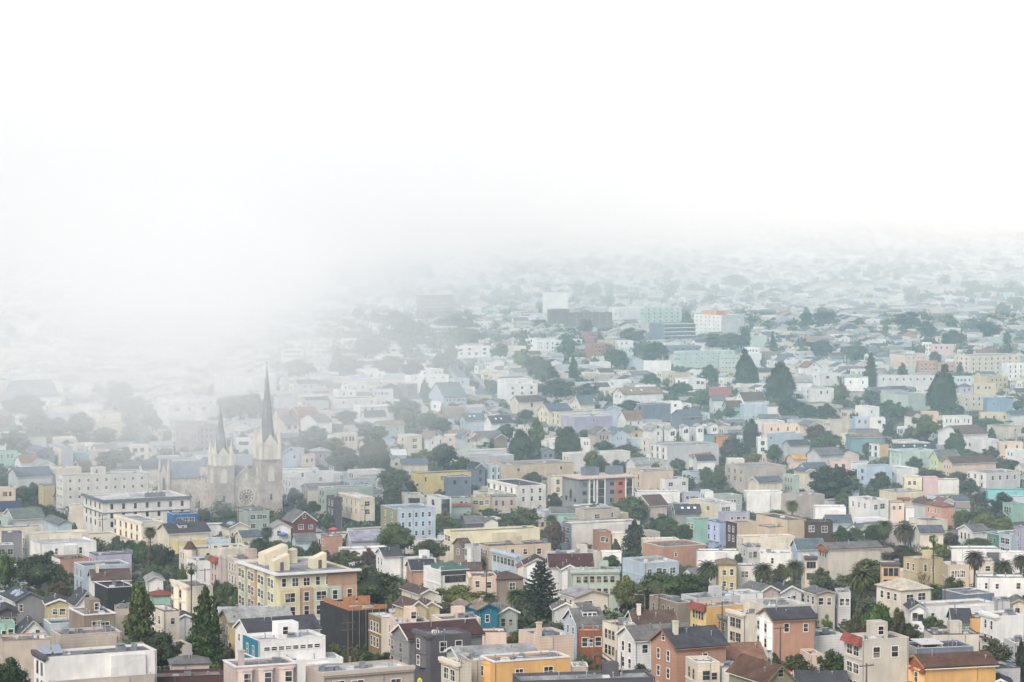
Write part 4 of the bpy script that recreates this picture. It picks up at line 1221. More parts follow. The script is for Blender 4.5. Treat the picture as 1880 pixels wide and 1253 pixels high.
def extras(s, root, near):
    L, W, H = s.L_, s.W_, s.H; rd = random.Random(int(s.pxc * 31 + s.py * 7)); fl = s.fl
    if 'k' in fl:
        for face, Lf in (('L', W),) if not (s.R and s.R[0] >= 3 and (not s.L or s.L[0] < 2)) else (('R', L),):
            c = MB(); pbox(c, face, -.35, Lf + .1, -.3, .55, H - .35, H + .3); pbox(c, face, -.2, Lf, 0, .32, H - .75, H - .35)
            if near > 0:
                n = int(Lf / .8)
                for i in range(n): pbox(c, face, Lf * (i + .35) / n, Lf * (i + .65) / n, .3, .48, H - .6, H - .352)
            navy = 'navy' in s.label
            c.build('cornice', M_TRIM, root, wcol('D') if navy else tuple(min(1, v * 1.15) for v in wcol(s.wall)[:3]) + (1,))
    if 'w' in fl and s.typ == 'F':
        c = MB(); t = .3
        c.box(-.12, L + .12, -.12, t, H - .1, H + .16); c.box(-.12, t, t, W + .12, H - .1, H + .16); c.box(L - t, L + .12, t, W + .12, H - .1, H + .16); c.box(t, L - t, W - t, W + .12, H - .1, H + .16)
        c.build('coping', M_TRIM, root, wcol('W'))
    if 'r' in fl:
        c = MB()
        lo = [fpos('L', 0, 0, H - 1.0), fpos('L', W, 0, H - 1.0), fpos('L', W, .9, H - 1.0), fpos('L', 0, .9, H - 1.0)]
        hi = [fpos('L', 0, -.1, H + .5), fpos('L', W, -.1, H + .5), fpos('L', W, .1, H + .5), fpos('L', 0, .1, H + .5)]
        c.loft(lo, hi); c.build('tile_awning', M_SHING, root, wcol('r'))
    if 'R' in fl:
        c = MB(); z = H - 3.0
        c.loft([(.3, -.9, z), (L - .3, -.9, z), (L - .3, 0, z), (.3, 0, z)], [(.3, -.15, z + .9), (L - .3, -.15, z + .9), (L - .3, 0, z + .9), (.3, 0, z + .9)])
        c.build('awning', M_SHING, root, wcol('r2'))
    if 'h' in fl:
        c = MB(); a, b = L * .38, W * .35; c.box(a, a + min(5, L * .3), b, b + min(5, W * .4), H - .41, H + 2.6)
        ph = c.build('roof_cabin', M_WALL, root, wcol(s.wall)); window(ph, 1, 1.4, (a + 1.4, b, H + .4), 0, False)
    if 'c' in fl and s.typ == 'F':
        c = MB(); a, b = L * .12, W * .3; c.box(a, a + .9, b, b + .8, H - .4, H + 2.2); c.box(a - .1, a + 1, b - .1, b + .9, H + 2.2, H + 2.4); c.build('chimney', M_WALL, root, wcol(s.wall))
    elif 'c' in fl:
        c = MB(); a, b = (L * .12, W * .3); c.box(a, a + .8, b, b + .8, H - .2, H + s.ridge + 1.5); c.box(a - .1, a + .9, b - .1, b + .9, H + s.ridge + 1.5, H + s.ridge + 1.7); c.build('chimney', M_WALL, root, wcol('C'))
    if 'p' in fl:
        for k in range(2):
            c = MB()
            if s.typ == 'F':
                a = L * (.03 + .1 * k); slab(c, (a, W * .5, H - .1), (a + L * .08, W * .5, H - .1), (a + L * .08, W * .5 + 2.4, H + 1.1), (a, W * .5 + 2.4, H + 1.1), .08)
            else:
                b = W * (.12 + .3 * k); R = s.ridge
                zf = lambda x: H + R * x / (L / 2) + .28
                slab(c, (L * .1, b, zf(L * .1)), (L * .36, b, zf(L * .36)), (L * .36, b + W * .22, zf(L * .36)), (L * .1, b + W * .22, zf(L * .1)), .06)
            c.build('solar_panel', M_SOLAR, root)
    if 's' in fl:
        for k in range(2 if fl.count('s') < 2 else 3):
            c = MB()
            if s.typ == 'GL':
                a = L * (.25 + .25 * k); zf = lambda y: H + s.ridge * y / (W / 2) + .2
                slab(c, (a, W * .2, zf(W * .2)), (a + .9, W * .2, zf(W * .2)), (a + .9, W * .32, zf(W * .32)), (a, W * .32, zf(W * .32)), .1)
            elif s.typ == 'GR': 
                b = W * (.3 + .3 * k); zf = lambda x: H + s.ridge * x / (L / 2) + .2
                slab(c, (L * .2, b, zf(L * .2)), (L * .32, b, zf(L * .32)), (L * .32, b + .9, zf(L * .32)), (L * .2, b + .9, zf(L * .2)), .1)
            else: c.box(L * (.2 + .3 * k), L * (.2 + .3 * k) + 1.2, W * .4, W * .4 + 1.2, H - .41, H - .1)
            c.build('skylight', M_TRIM, root, (.75, .77, .78, 1))
    nv = fl.count('v') * 3 if near > 0 else 0
    if near > 1 and s.typ == 'F': nv += rd.choice((3, 4, 5)) + int(min(6, L * W / 90))
    elif near == 1 and s.typ == 'F': nv = max(nv, rd.choice((2, 3, 3)))
    if near > 1 and s.typ != 'F': nv = 2
    for k in range(nv):
        a, b = rd.uniform(.6, max(.7, L - .6)), rd.uniform(W * .15, W * .6)
        if s.typ == 'GL': b = rd.uniform(W * .12, W * .45); z = H + s.ridge * b / (W / 2)
        elif s.typ == 'GR': a = rd.uniform(L * .1, L * .45); z = H + s.ridge * a / (L / 2)
        elif s.typ == 'H': a, b = L * rd.uniform(.35, .6), W * .35; z = H + s.ridge * .5
        else: z = H - .4
        q = rd.random(); c = MB()
        if q < .55 or s.typ != 'F':
            h = rd.uniform(.5, 1.3); c.tube([(a, b, z - .3), (a, b, z + h)], [.11, .11], 8); c.tube([(a, b, z + h - .03), (a, b, z + h + .1)], [.2, .16], 8); c.build('vent_pipe', M_METAL, root)
        elif q < .8:
            w = rd.uniform(.7, 1.4); c.box(a, a + w, b, b + w * .8, z, z + rd.uniform(.25, .5)); c.box(a + .08, a + w - .08, b + .08, b + w * .8 - .08, z + .5, z + .56); c.build('skylight', M_TRIM, root, (.6, .62, .62, 1))
        else:
            w = rd.uniform(.8, 1.5); c.box(a, a + w, b, b + w, z, z + rd.uniform(.6, 1.1)); c.box(a - .06, a + w + .06, b - .06, b + w + .06, z + 1.1, z + 1.16); c.build('roof_unit', M_METAL, root)
    if 'd' in fl and s.typ == 'GL':       # a boxy dormer on the near slope
        c = MB(); a0, a1 = L * .3, L * (.8 if L < 12 else .5); b0, b1 = W * .2, W * .75; z1 = H + s.ridge * .95
        c.box(a0, a1, b0, b1, H, z1); dm = c.build('dormer', M_WALL, root, wcol('L' if s.wall == 'L' else 'A'))
        rr = MB(); slab(rr, (a0 - .2, b0 - .3, z1), (a1 + .2, b0 - .3, z1), (a1 + .2, b1, z1 + .9), (a0 - .2, b1, z1 + .9)); rr.build('roof', M_SHING, dm, rcol(s.roof))
        for k in range(3 if s.wall == 'L' else 1): window(dm, 1.0, 1.1, (a0 + (a1 - a0) * (k + .5) / (3 if s.wall == 'L' else 1), b0, z1 - 1.6), 0, False)
    if 'T' in fl:
        c = MB(); n = 8; ring = [(.6 + 1.9 * math.cos(i * 2 * math.pi / n), 0 + 1.9 * math.sin(i * 2 * math.pi / n)) for i in range(n)]
        c.prism(ring, 2, H + .3); c.build('corner_bay', M_WALL, root, wcol(s.wall))
        c = MB(); c.loft([(p[0] * 1.12, p[1] * 1.12, H + .3) for p in ring], [(.6 + (p[0] - .6) * .35, p[1] * .35, H + 2.4) for p in ring]); c.build('turret_roof', M_SHING, root, wcol('m'))
    if 'S' in fl:
        c = MB(); c.box(-.12, L + .05, -.12, .02, -4, 3.4); c.box(-.12, .02, 0, W, -4, 3.4); g = c.build('ground_floor', M_WALL, root, (.03, .04, .06, 1))
        for k in range(2):
            c = MB(); c.box(L * (.12 + .4 * k), L * (.4 + .4 * k), -.18, -.1, 0, 2.8); c.build('garage_door', M_TRIM, g, wcol('C'))
    if 'G' in fl:
        c = MB(); c.box(L * .15, L * .85, -.16, .02, 1.0, H - .6)
        if s.cl == 'e4':
            for i in range(5):
                a = .2 + (L - .4) * i / 4; c.box(a - .12, a + .12, -.5, -.17, 1.5, H - .3)
            c.box(0, L, -.5, -.17, H - .299, H); c.box(0, L, -.5, -.17, 1.2, 1.5); c.build('timber_frame', M_TRIM, root, lin((196, 138, 84)) + (1,))
        else: c.build('glazing', M_GLASS, root)
    if 'K' in fl and s.wall == 'W':       # roof terrace with green glass rail
        c = MB(); c.box(-.04, L + .04, -.06, .02, H - 1.1, H + .02); c.build('fascia', M_TRIM, root, (.03, .034, .04, 1))
        n = 9
        for y0, hh in ((.5, 1.0), (W * .6, 1.2)):
            c = MB()
            for i in range(n):
                a = L * .02 + L * .96 * i / n; c.box(a, a + L * .96 / n, y0 + .02 * (i % 2), y0 + .06 + .02 * (i % 2), H - .39, H + hh)
            c.build('glass_railing', M_RAIL, root)
    elif 'K' in fl:
        c = MB(); pbox(c, 'R', -.9, L + .3, -.4, .9, H - .5, H + .25); pbox(c, 'L', .4, W + .3, -.4, .9, H - .5, H + .25); pbox(c, 'R', -.2, L, 0, .25, H - 4.6, H - 4.3); pbox(c, 'L', .25, W, 0, .25, H - 4.6, H - 4.3)
        c.build('cornice', M_TRIM, root, wcol('b')); c = MB()
        for i in range(14): c.box(L * .55 + i * .55, L * .55 + i * .55 + .3, W * .3, W * .3 + 1.2, H - .41, H + 1.0 + (i % 3) * .3)
        c.build('roof_unit', M_METAL, root)
    if 'M' in fl:
        c = MB(); c.box(-.9, L + 1.2, -1.1, W, H + .02, H + .5); c.build('roof_canopy', M_TRIM, root, wcol('P'))
        for k, (a, b) in enumerate(((.17, .27), (.31, .47), (.83, .98))):
            c = MB(); w = .45
            c.box(L * a, L * b, -.55, -.2, H - .4, H - .02); c.box(L * a, L * a + w, -.55, .02, .5, H - .401); c.box(L * b - w, L * b, -.55, .02, .5, H - .401); c.box(L * a + w, L * b - w, -.5, .02, .5, 4.0)
            f = c.build('white_frame', M_TRIM, root, wcol('W'))
            for j in range(3): window(f, (b - a) * L - 1.1, 2.5, (L * (a + b) / 2, -.12, 4.2 + j * 3.1), 0, False, True)
        c = MB(); c.box(L * .66, L * .83, -.2, .02, 0, H - .02); op = c.build('orange_panel', M_WALL, root, lin((176, 104, 78)) + (1,))
        for j in range(4): window(op, 1.6, 1.2, (L * .745, -.2, 1.5 + j * 3.2), 0, False, True)
        for a in (.04, .54):
            for j in range(4): window(root, 1.6, 1.3, (L * a + 1.3, 0, 1.5 + j * 3.2), 0, False, True)
        for j in range(3): window(root, 1.6, 4.5 if j == 1 else 1.5, fpos('L', W * (.25 + .25 * j), 0, 5), FROT['L'], False, True)
        for a, cc in ((.25, 'U'), (.7, 'U')):
            c = MB(); c.box(L * a, L * a + 6, W * .45, W * .45 + 4, H + .5, H + 3.6); c.build('roof_cabin', M_WALL, root, wcol(cc))
    if 'B' in fl:
        nfl = int(H / 3.1)
        for j in range(nfl):
            c = MB(); z = H - .3 - j * 3.1; c.box(-.5, L + .4, -1.3, .02, z, z + .35); c.build('balcony_slab', M_TRIM, root, wcol('W'))
    if 'y' in fl:
        c = MB(); z = H - 5.2; c.box(-1.3, .02, W * .15, W * .85, z, z + .18); b = c.build('balcony', M_WOOD, root); c = MB()
        c.box(-1.3, -1.24, W * .15, W * .85, z + 1.0, z + 1.08)
        for i in range(12): q = W * (.15 + .7 * i / 11.5); c.box(-1.29, -1.25, q, q + .05, z + .181, z + .999)
        c.build('railing', M_DFRAME, b)
    if 'O' in fl:
        c = MB(); c.box(L * .15, L * .6, W * .3, W * .8, H - .41, H + 3.2); c.build('roof_cabin', M_WALL, root, lin((196, 142, 108)) + (1,))
    if s.cl == 'X':
        c = MB(); slab(c, (L * .1, .6, H + .5), (L * .5, .6, H + .5), (L * .5, W * .8, H + .7), (L * .1, W * .8, H + .7), .15)
        for a in (.12, .48):
            c.box(L * a, L * a + .12, .8, .92, H - .4, H + .5)
        c.build('roof_canopy', M_TRIM, root, wcol('X'))
M_RAIL = plain('green_rail_glass', (84, 116, 106), .15, 0, .1)
# ---------------------------------------------------------------- landmarks for labels
LM = []
def landmark(x, y, words): LM.append((x, y, words))
def W_(s): return len(s.split())
USED = {}
def relation(x, y, lx, ly):
    dx, dy = x - lx, y - ly
    h = 'right of' if dx > 0 else 'left of'; v = 'in front of' if dy > 0 else 'behind'
    if abs(dy) < 14 or abs(dx) > 4 * abs(dy): return ('just ' if abs(dx) < 60 else '') + h
    if abs(dx) < 18: return ('right ' if abs(dy) < 35 and v == 'behind' else 'just ' if abs(dy) < 35 else '') + v
    return v + ' and ' + h
def make_label(desc, x, y):
    c = sorted(LM, key=lambda q: (q[0] - x) ** 2 + (2 * (q[1] - y)) ** 2)
    c = [q for q in c if (q[0] - x) ** 2 + (q[1] - y) ** 2 > 90][:7]
    for q in c:
        l = f'{desc} {relation(x, y, q[0], q[1])} {q[2]}'
        if l not in USED and len(l.split()) <= 16: USED[l] = 1; return l
    for q in c:
        for o in ('second', 'third', 'fourth'):
            l = f'{o} {desc} {relation(x, y, q[0], q[1])} {q[2]}'
            if l not in USED and len(l.split()) <= 16: USED[l] = 1; return l
    l = f'{desc} at {int(x)} {int(y)}'
    print('LABEL FALLBACK', l); return l
for q in ((455, 905, 'the twin-towered stone church'), (560, 1085, 'the multicoloured corner apartments'), (655, 1140, 'the black-wrapped building'),
          (893, 1128, 'the teal gabled house'), (990, 1100, 'the tall tiered pine'), (940, 1235, 'the orange corner-bay building'),
          (252, 1130, 'the slim poplar-like tree'), (376, 1150, 'the dark pointed conifer'), (170, 1222, 'the long blank white house'),
          (556, 958, 'the barn-red gabled house'), (336, 950, 'the bright blue house'), (810, 880, 'the sunny yellow house'),
          (1090, 905, 'the grey-and-orange modern apartments'), (190, 890, 'the long off-white five-storey block'), (1540, 890, 'the wispy eucalyptus'),
          (1730, 715, 'the tall dense cypress'), (1370, 690, 'the tall dark conifer'), (1430, 705, 'the wide dark conifer'),
          (1018, 550, 'the blank white high block'), (1085, 590, 'the balcony-striped block'), (1340, 593, 'the orange-cabined white tower'),
          (1240, 615, 'the banded blue-grey building'), (1320, 668, 'the long green apartment building'), (1828, 680, 'the broad cream apartment block'),
          (1722, 840, 'the lime green gabled house'), (1845, 908, 'the turquoise building'), (1728, 945, 'the salmon pink house'),
          (1505, 970, 'the dark brown modern building'), (1583, 1065, 'the biggest date palm'), (1600, 1200, 'the beige four-storey building'),
          (1295, 1130, 'the red-tiled yellow house'), (1400, 1225, 'the olive gabled house'), (1455, 1145, 'the salmon-brown sided house'),
          (820, 1055, 'the glass-railed white house'), (815, 1200, 'the purple-grey Victorian'), (1085, 770, 'the long lavender wall'),
          (1205, 755, 'the slate-blue blank wall'), (1398, 812, 'the bright white cube house'), (1325, 808, 'the orange-framed house'),
          (1320, 714, 'the brick-red box house'), (1090, 1130, 'the boxy-dormer blue house'), (340, 815, 'the mauve institutional block'),
          (755, 955, 'the olive-sided pale block'), (330, 745, 'the foggy school-like block'), (950, 712, 'the stepped white building'),
          (765, 690, 'the white hillside apartments'), (660, 935, 'the flatiron-like corner building'), (340, 1065, 'the tall thin fan palm'),
          (1045, 815, 'the egg-shaped cypress'), (1690, 780, 'the yellow-green loose tree'), (1200, 1180, 'the cream stair house')):
    landmark(*q)
SPECS = [parse(l) for l in HOUSES.strip().split('\n')]
for s in SPECS:
    if s.H >= 10 and s.typ == 'F': s.apt = True
hs = sorted([s for s in SPECS if not s.apt], key=lambda s: -s.area)
KEEP = set(id(s) for s in hs[:300])
MASS = [s for s in hs[300:]]
print('houses', len(hs), 'apartments', len(SPECS) - len(hs), 'to mass', len(MASS))
def describe(s):
    c = COL[s.wall][1]; L, W = s.L_, s.W_
    n = 'apartment building' if s.apt and s.H >= 11 else 'building' if s.apt else 'house'
    size = 'tall ' if s.H >= 11 else 'low ' if s.H <= 5 else 'long ' if L > 24 else 'small ' if L * W < 75 else 'broad ' if L > 17 else ''
    form = {'F': 'flat-roofed', 'GL': 'gabled', 'GR': 'front-gabled', 'H': 'hip-roofed'}[s.typ]
    rn = rname(s.roof)
    tail = f' with {rn} roof' if s.typ != 'F' or rn in ('white', 'red tile') else ''
    return f'{size}{c} {form} {n}{tail}'
for s in SPECS:
    if not s.apt and id(s) not in KEEP: continue
    near = 2 if s.s > 6.2 else 1 if s.s > 3.25 else 0
    o = make_house(s, near)
    lx, ly = (max(0, s.bx0) + min(1880, s.bx1)) / 2, s.by0 + 4
    lab = s.label
    if lab and lab in USED: lab = ''
    if lab: USED[lab] = 1
    tag(o, lab or make_label(describe(s), lx, ly), 'building' if s.apt else 'house', 'apartment blocks among the houses' if s.apt else 'houses filling the city slope')
# ---------------------------------------------------------------- stone church
def arch(a, w, z0, h, n=7):
    """Pointed arch outline: list of along, z."""
    pts = [(a - w / 2, z0), (a + w / 2, z0)]
    hs_ = h - w * .87
    for i in range(n + 1):
        t = math.radians(60 * i / n); pts.append((a - w / 2 + w * math.cos(t), z0 + hs_ + w * math.sin(t)))
    for i in range(1, n + 1):
        t = math.radians(60 - 60 * i / n); pts.append((a + w / 2 - w * math.cos(t), z0 + hs_ + w * math.sin(t)))
    return pts
def panel(m, face, pts, o0, o1, mi=0, shift=0):
    m.loft([fpos(face, a, o0 + shift, z) for a, z in pts], [fpos(face, a, o1 + shift, z) for a, z in pts], mi)
def cone(m, x, y, z0, z1, r0, r1, n=8, mi=0):
    m.loft([(x + r0 * math.cos((i + .5) * 2 * math.pi / n), y + r0 * math.sin((i + .5) * 2 * math.pi / n), z0) for i in range(n)],
           [(x + r1 * math.cos((i + .5) * 2 * math.pi / n), y + r1 * math.sin((i + .5) * 2 * math.pi / n), z1) for i in range(n)], mi)
STONE = lin((190, 181, 172)) + (1,); STONE2 = lin((176, 167, 160)) + (1,); CREAM = lin((206, 203, 190)) + (1,); SLATE = lin((112, 128, 142)) + (1,); SPIRE = lin((122, 130, 138)) + (1,)
def church():
    s = parse('B2 60 490 1195 -50 20.6 F B g')
    s.th = math.radians(24); root = link('church', None, None, None, (s.X, s.Y, s.z), s.th)
    tag(root, 'big pale stone church with a rose window and two slender-spired towers', 'church')
    L = 27.0; TWL, TWR = 7.4, 8.4
    c = MB(); x0, x1 = TWL - .2, L - TWR + .2; xm = (x0 + x1) / 2
    c.loft([(x0, .3, -4), (x1, .3, -4), (x1, .3, 12.6), (xm, .3, 18.2), (x0, .3, 12.6)], [(x0, 3, -4), (x1, 3, -4), (x1, 3, 12.6), (xm, 3, 18.2), (x0, 3, 12.6)])
    for z in (2.2, 11.9): c.box(x0, x1, .1, .3, z, z + .35)
    c.loft([(x0, .05, 12.6), (xm, .05, 18.2), (xm, .05, 18.8), (x0, .05, 13.2)], [(x0, .4, 12.6), (xm, .4, 18.2), (xm, .4, 18.8), (x0, .4, 13.2)])
    c.loft([(x1, .05, 12.6), (xm, .05, 18.2), (xm, .05, 18.8), (x1, .05, 13.2)], [(x1, .4, 12.6), (xm, .4, 18.2), (xm, .4, 18.8), (x1, .4, 13.2)])
    c.box(xm - .25, xm + .25, .1, .6, 18.7, 20.2); c.box(xm - .7, xm + .7, .2, .5, 19.3, 19.7)
    c.build('gabled_front', M_STONE, root, STONE)
    n = MB(); panel(n, 'R', arch(xm, 1.0, 13.6, 2.9), -.35, -.12); n.build('niche', M_TRIM, root, CREAM)
    # rose window
    r = MB(); zc = 7.2; R = 3.15
    ring = lambda q: [(xm + q * math.cos(t * math.pi / 16), zc + q * math.sin(t * math.pi / 16)) for t in range(32)]
    r.face([(a, .22, z) for a, z in ring(R)]); rose = r.build('rose_window', M_GLASS, root)
    t = MB()
    for q0, q1, d in ((R - .12, R + .45, -.12), (.75, 1.0, .02), (1.9, 2.05, .04)):
        A, B = ring(q0), ring(q1)
        for i in range(32):
            j = (i + 1) % 32
            t.loft([(A[i][0], d, A[i][1]), (A[j][0], d, A[j][1]), (B[j][0], d, B[j][1]), (B[i][0], d, B[i][1])], [(A[i][0], .26, A[i][1]), (A[j][0], .26, A[j][1]), (B[j][0], .26, B[j][1]), (B[i][0], .26, B[i][1])])
    for i in range(12):
        an = i * math.pi / 6; ca, sa = math.cos(an), math.sin(an); w = .13
        P = lambda q, o: (xm + q * ca - o * sa, zc + q * sa + o * ca)
        pts = [P(.9, -w), P(R, -w), P(R, w), P(.9, w)]
        t.loft([(a, 0, z) for a, z in pts], [(a, .2, z) for a, z in pts])
        an2 = an + math.pi / 12; cx, cz = xm + 2.45 * math.cos(an2), zc + 2.45 * math.sin(an2)
        for k in range(8):
            u0, u1 = k * math.pi / 4, (k + 1) * math.pi / 4
            q = [(cx + .38 * math.cos(u0), cz + .38 * math.sin(u0)), (cx + .38 * math.cos(u1), cz + .38 * math.sin(u1)), (cx + .56 * math.cos(u1), cz + .56 * math.sin(u1)), (cx + .56 * math.cos(u0), cz + .56 * math.sin(u0))]
            t.loft([(a, .02, z) for a, z in q], [(a, .2, z) for a, z in q])
    t.build('tracery', M_STONE, rose, lin((196, 188, 176)) + (1,))
    def tower(x0, w, Hs, zp, zs):
        m = MB(); y0 = -.5; m.box(x0, x0 + w, y0, y0 + w, -4, Hs)
        b = .95
        for px in (x0 - .35, x0 + w - b + .35):
            for py in (y0 - .35, y0 + w - b + .35): m.box(px, px + b, py, py + b, -4.1, Hs + .2); 
        for z in (2.4, 9.4, 12.8, Hs - .9): m.box(x0 - .15, x0 + w + .15, y0 - .15, y0 + w + .15, z, z + .4)
        m.box(x0 - .5, x0 + w + .5, y0 - .5, y0 + w + .5, Hs, Hs + .55)
        tw = m.build('tower', M_STONE, root, STONE2)
        xm_, ym_ = x0 + w / 2, y0 + w / 2
        lm = MB(); panel(lm, 'R', arch(xm_, 2.6, 12.9, 5.4), -.02, .18, 0, .5); lm.build('belfry_louvre', M_TRIM, tw, lin((205, 200, 184)) + (1,))
        lm = MB(); A = arch(ym_, 2.6, 12.9, 5.4); lm.loft([(x0 + .02, a, z) for a, z in A], [(x0 - .18, a, z) for a, z in A]); lm.build('belfry_louvre', M_TRIM, tw, lin((205, 200, 184)) + (1,))
        hm = MB(); A = arch(xm_, 3.3, 12.7, 6.2); B = arch(xm_, 2.7, 12.7, 5.6)
        for i in range(2, len(A) - 1):
            hm.loft([(A[i][0], -.8, A[i][1]), (A[i + 1][0], -.8, A[i + 1][1]), (B[i + 1][0], -.8, B[i + 1][1]), (B[i][0], -.8, B[i][1])], [(A[i][0], -.48, A[i][1]), (A[i + 1][0], -.48, A[i + 1][1]), (B[i + 1][0], -.48, B[i + 1][1]), (B[i][0], -.48, B[i][1])])
        hm.build('hood_mould', M_STONE, tw, STONE)
        lz = MB(); panel(lz, 'R', arch(xm_, .75, 5.6, 2.6), -.02, .06, 0, .5); lz.build('lancet_window', M_GLASS, tw)
        cr = MB(); z0 = Hs + .55; hb = (zp - z0) * .42
        cr.box(x0 + .25, x0 + w - .25, y0 + .25, y0 + w - .25, z0, z0 + hb)
        for (px, py) in ((x0 + .5, y0 + .5), (x0 + w - .5, y0 + .5), (x0 + w - .5, y0 + w - .5), (x0 + .5, y0 + w - .5)):
            cone(cr, px, py, z0, z0 + hb + .6, .85, .8); cone(cr, px, py, z0 + hb + .6, zp, .72, .04); cr.box(px - .95, px + .95, py - .95, py + .95, z0 + hb + .4, z0 + hb + .65)
        for k in range(4):
            g0, g1 = z0 + hb - .4, z0 + hb + (zp - z0) * .3
            if k == 0: cr.loft([(x0 + 1.3, y0 + .05, g0), (x0 + w - 1.3, y0 + .05, g0), (xm_, y0 + .05, g1)], [(x0 + 1.3, y0 + .6, g0), (x0 + w - 1.3, y0 + .6, g0), (xm_, y0 + .6, g1)])
            if k == 1: cr.loft([(x0 + .05, y0 + 1.3, g0), (x0 + .05, y0 + w - 1.3, g0), (x0 + .05, ym_, g1)], [(x0 + .6, y0 + 1.3, g0), (x0 + .6, y0 + w - 1.3, g0), (x0 + .6, ym_, g1)])
            if k == 2: cr.loft([(x0 + w - .05, y0 + 1.3, g0), (x0 + w - .05, y0 + w - 1.3, g0), (x0 + w - .05, ym_, g1)], [(x0 + w - .6, y0 + 1.3, g0), (x0 + w - .6, y0 + w - 1.3, g0), (x0 + w - .6, ym_, g1)])
        crown = cr.build('belfry_crown', M_TRIM, tw, CREAM)
        lm = MB(); panel(lm, 'R', arch(xm_, 1.9, z0 + .3, hb + .3), -.27, -.1, 0, .5); lm.build('louvre', M_TRIM, crown, lin((188, 184, 164)) + (1,))
        lm = MB(); A = arch(ym_, 1.9, z0 + .3, hb + .3); lm.loft([(x0 + .27, a, z) for a, z in A], [(x0 + .1, a, z) for a, z in A]); lm.build('louvre', M_TRIM, crown, lin((188, 184, 164)) + (1,))
        sp = MB(); cone(sp, xm_, ym_, z0 + hb - .5, z0 + hb + (zs - z0 - hb) * .5, w * .35, w * .17); cone(sp, xm_, ym_, z0 + hb + (zs - z0 - hb) * .5, zs - 2, w * .17, .15); sp.tube([(xm_, ym_, zs - 2.2), (xm_, ym_, zs)], [.1, .05], 6); sp.box(xm_ - .55, xm_ + .55, ym_ - .08, ym_ + .08, zs - .9, zs - .7)
        sp.build('spire', M_ROOF, tw, SPIRE)
    tower(0, TWL, 19.2, 29.5, 43.0); tower(L - TWR, TWR, 21.0, 35.0, 59.5)
    NV = 52.0; nx0, nx1 = 6.6, L - 7.2
    m = MB(); m.box(nx0, nx1, 3, NV, -4, 12.2, 0, 'xXyY'); m.face([(nx0, NV, 12.2), (nx1, NV, 12.2), ((nx0 + nx1) / 2, NV, 18.0)]); m.build('nave_wall', M_STONE, root, STONE)
    m = MB(); xm2 = (nx0 + nx1) / 2
    slab(m, (nx0 - .5, 3, 11.9), (xm2, 3, 18), (xm2, NV + .4, 18), (nx0 - .5, NV + .4, 11.9)); slab(m, (nx1 + .5, 3, 11.9), (xm2, 3, 18), (xm2, NV + .4, 18), (nx1 + .5, NV + .4, 11.9)); m.build('nave_roof', M_SHING, root, SLATE)
    m = MB(); m.box(.6, nx0, 7, NV - 12, -4, 8.2)
    for i in range(9):
        y = 8 + i * 3.9; m.box(-.5, .6, y, y + .9, -4.1, 7.4); m.box(.2, 1.2, y, y + .9, 8.2, 9.3)
    al = m.build('side_aisle', M_STONE, root, STONE)
    for i in range(8):
        w_ = MB(); A = arch(10.4 + i * 3.9, 1.3, 1.5, 4.8); w_.loft([(.62, a, z) for a, z in A], [(.55, a, z) for a, z in A]); w_.build('lancet_window', M_GLASS, al)
    for y in (12, 20, 28, 36):
        m = MB(); m.loft([(nx0 - .4, y, 9), (nx0 - .4, y + 3.2, 9), (nx0 - .4, y + 3.2, 12.2), (nx0 - .4, y + 1.6, 15.6), (nx0 - .4, y, 12.2)], [(nx0 + 2.8, y, 9), (nx0 + 2.8, y + 3.2, 9), (nx0 + 2.8, y + 3.2, 12.2), (nx0 + 2.8, y + 1.6, 15.6), (nx0 + 2.8, y, 12.2)])
        d = m.build('stone_dormer', M_STONE, root, STONE); w_ = MB(); A = arch(y + 1.6, 1.1, 10.2, 3); w_.loft([(nx0 - .38, a, z) for a, z in A], [(nx0 - .46, a, z) for a, z in A]); w_.build('window', M_GLASS, d)
    m = MB(); ty0, ty1 = NV - 12, NV; ym = (ty0 + ty1) / 2
    m.box(-6, nx0, ty0, ty1, -4, 11.5, 0, 'xyYz'); m.face([(-6, ty0, 11.5), (-6, ty1, 11.5), (-6, ym, 17.2)])
    for y in (ty0 - .3, ty1 - .7): cone(m, -6, y + .5, -4, 13, .9, .9); cone(m, -6, y + .5, 13, 21, .8, .05)
    tr = m.build('transept', M_STONE, root, STONE)
    m = MB(); slab(m, (-6.3, ty0 - .4, 11.2), (xm2, ty0 - .4, 11.2), (xm2, ym, 17.3), (-6.3, ym, 17.3)); slab(m, (-6.3, ty1 + .4, 11.2), (xm2, ty1 + .4, 11.2), (xm2, ym, 17.3), (-6.3, ym, 17.3)); m.build('roof', M_SHING, tr, SLATE)
    w_ = MB(); A = arch(ym, 4.2, 3, 8.5); w_.loft([(-6.02, a, z) for a, z in A], [(-6.1, a, z) for a, z in A]); w_.build('great_window', M_GLASS, tr)
    s.th = math.radians(24); cc, n_ = math.cos(s.th), math.sin(s.th)
    s.foot = [(s.X + a * cc - b * n_, s.Y + a * n_ + b * cc) for a, b in ((-7, -1), (28, -1), (28, 53), (-7, 53))]
    s.bx0, s.bx1, s.by0, s.by1 = 318, 515, 690, 1044; s.cx = sum(p[0] for p in s.foot) / 4; s.cy = sum(p[1] for p in s.foot) / 4
    SPECS.append(s)
church()
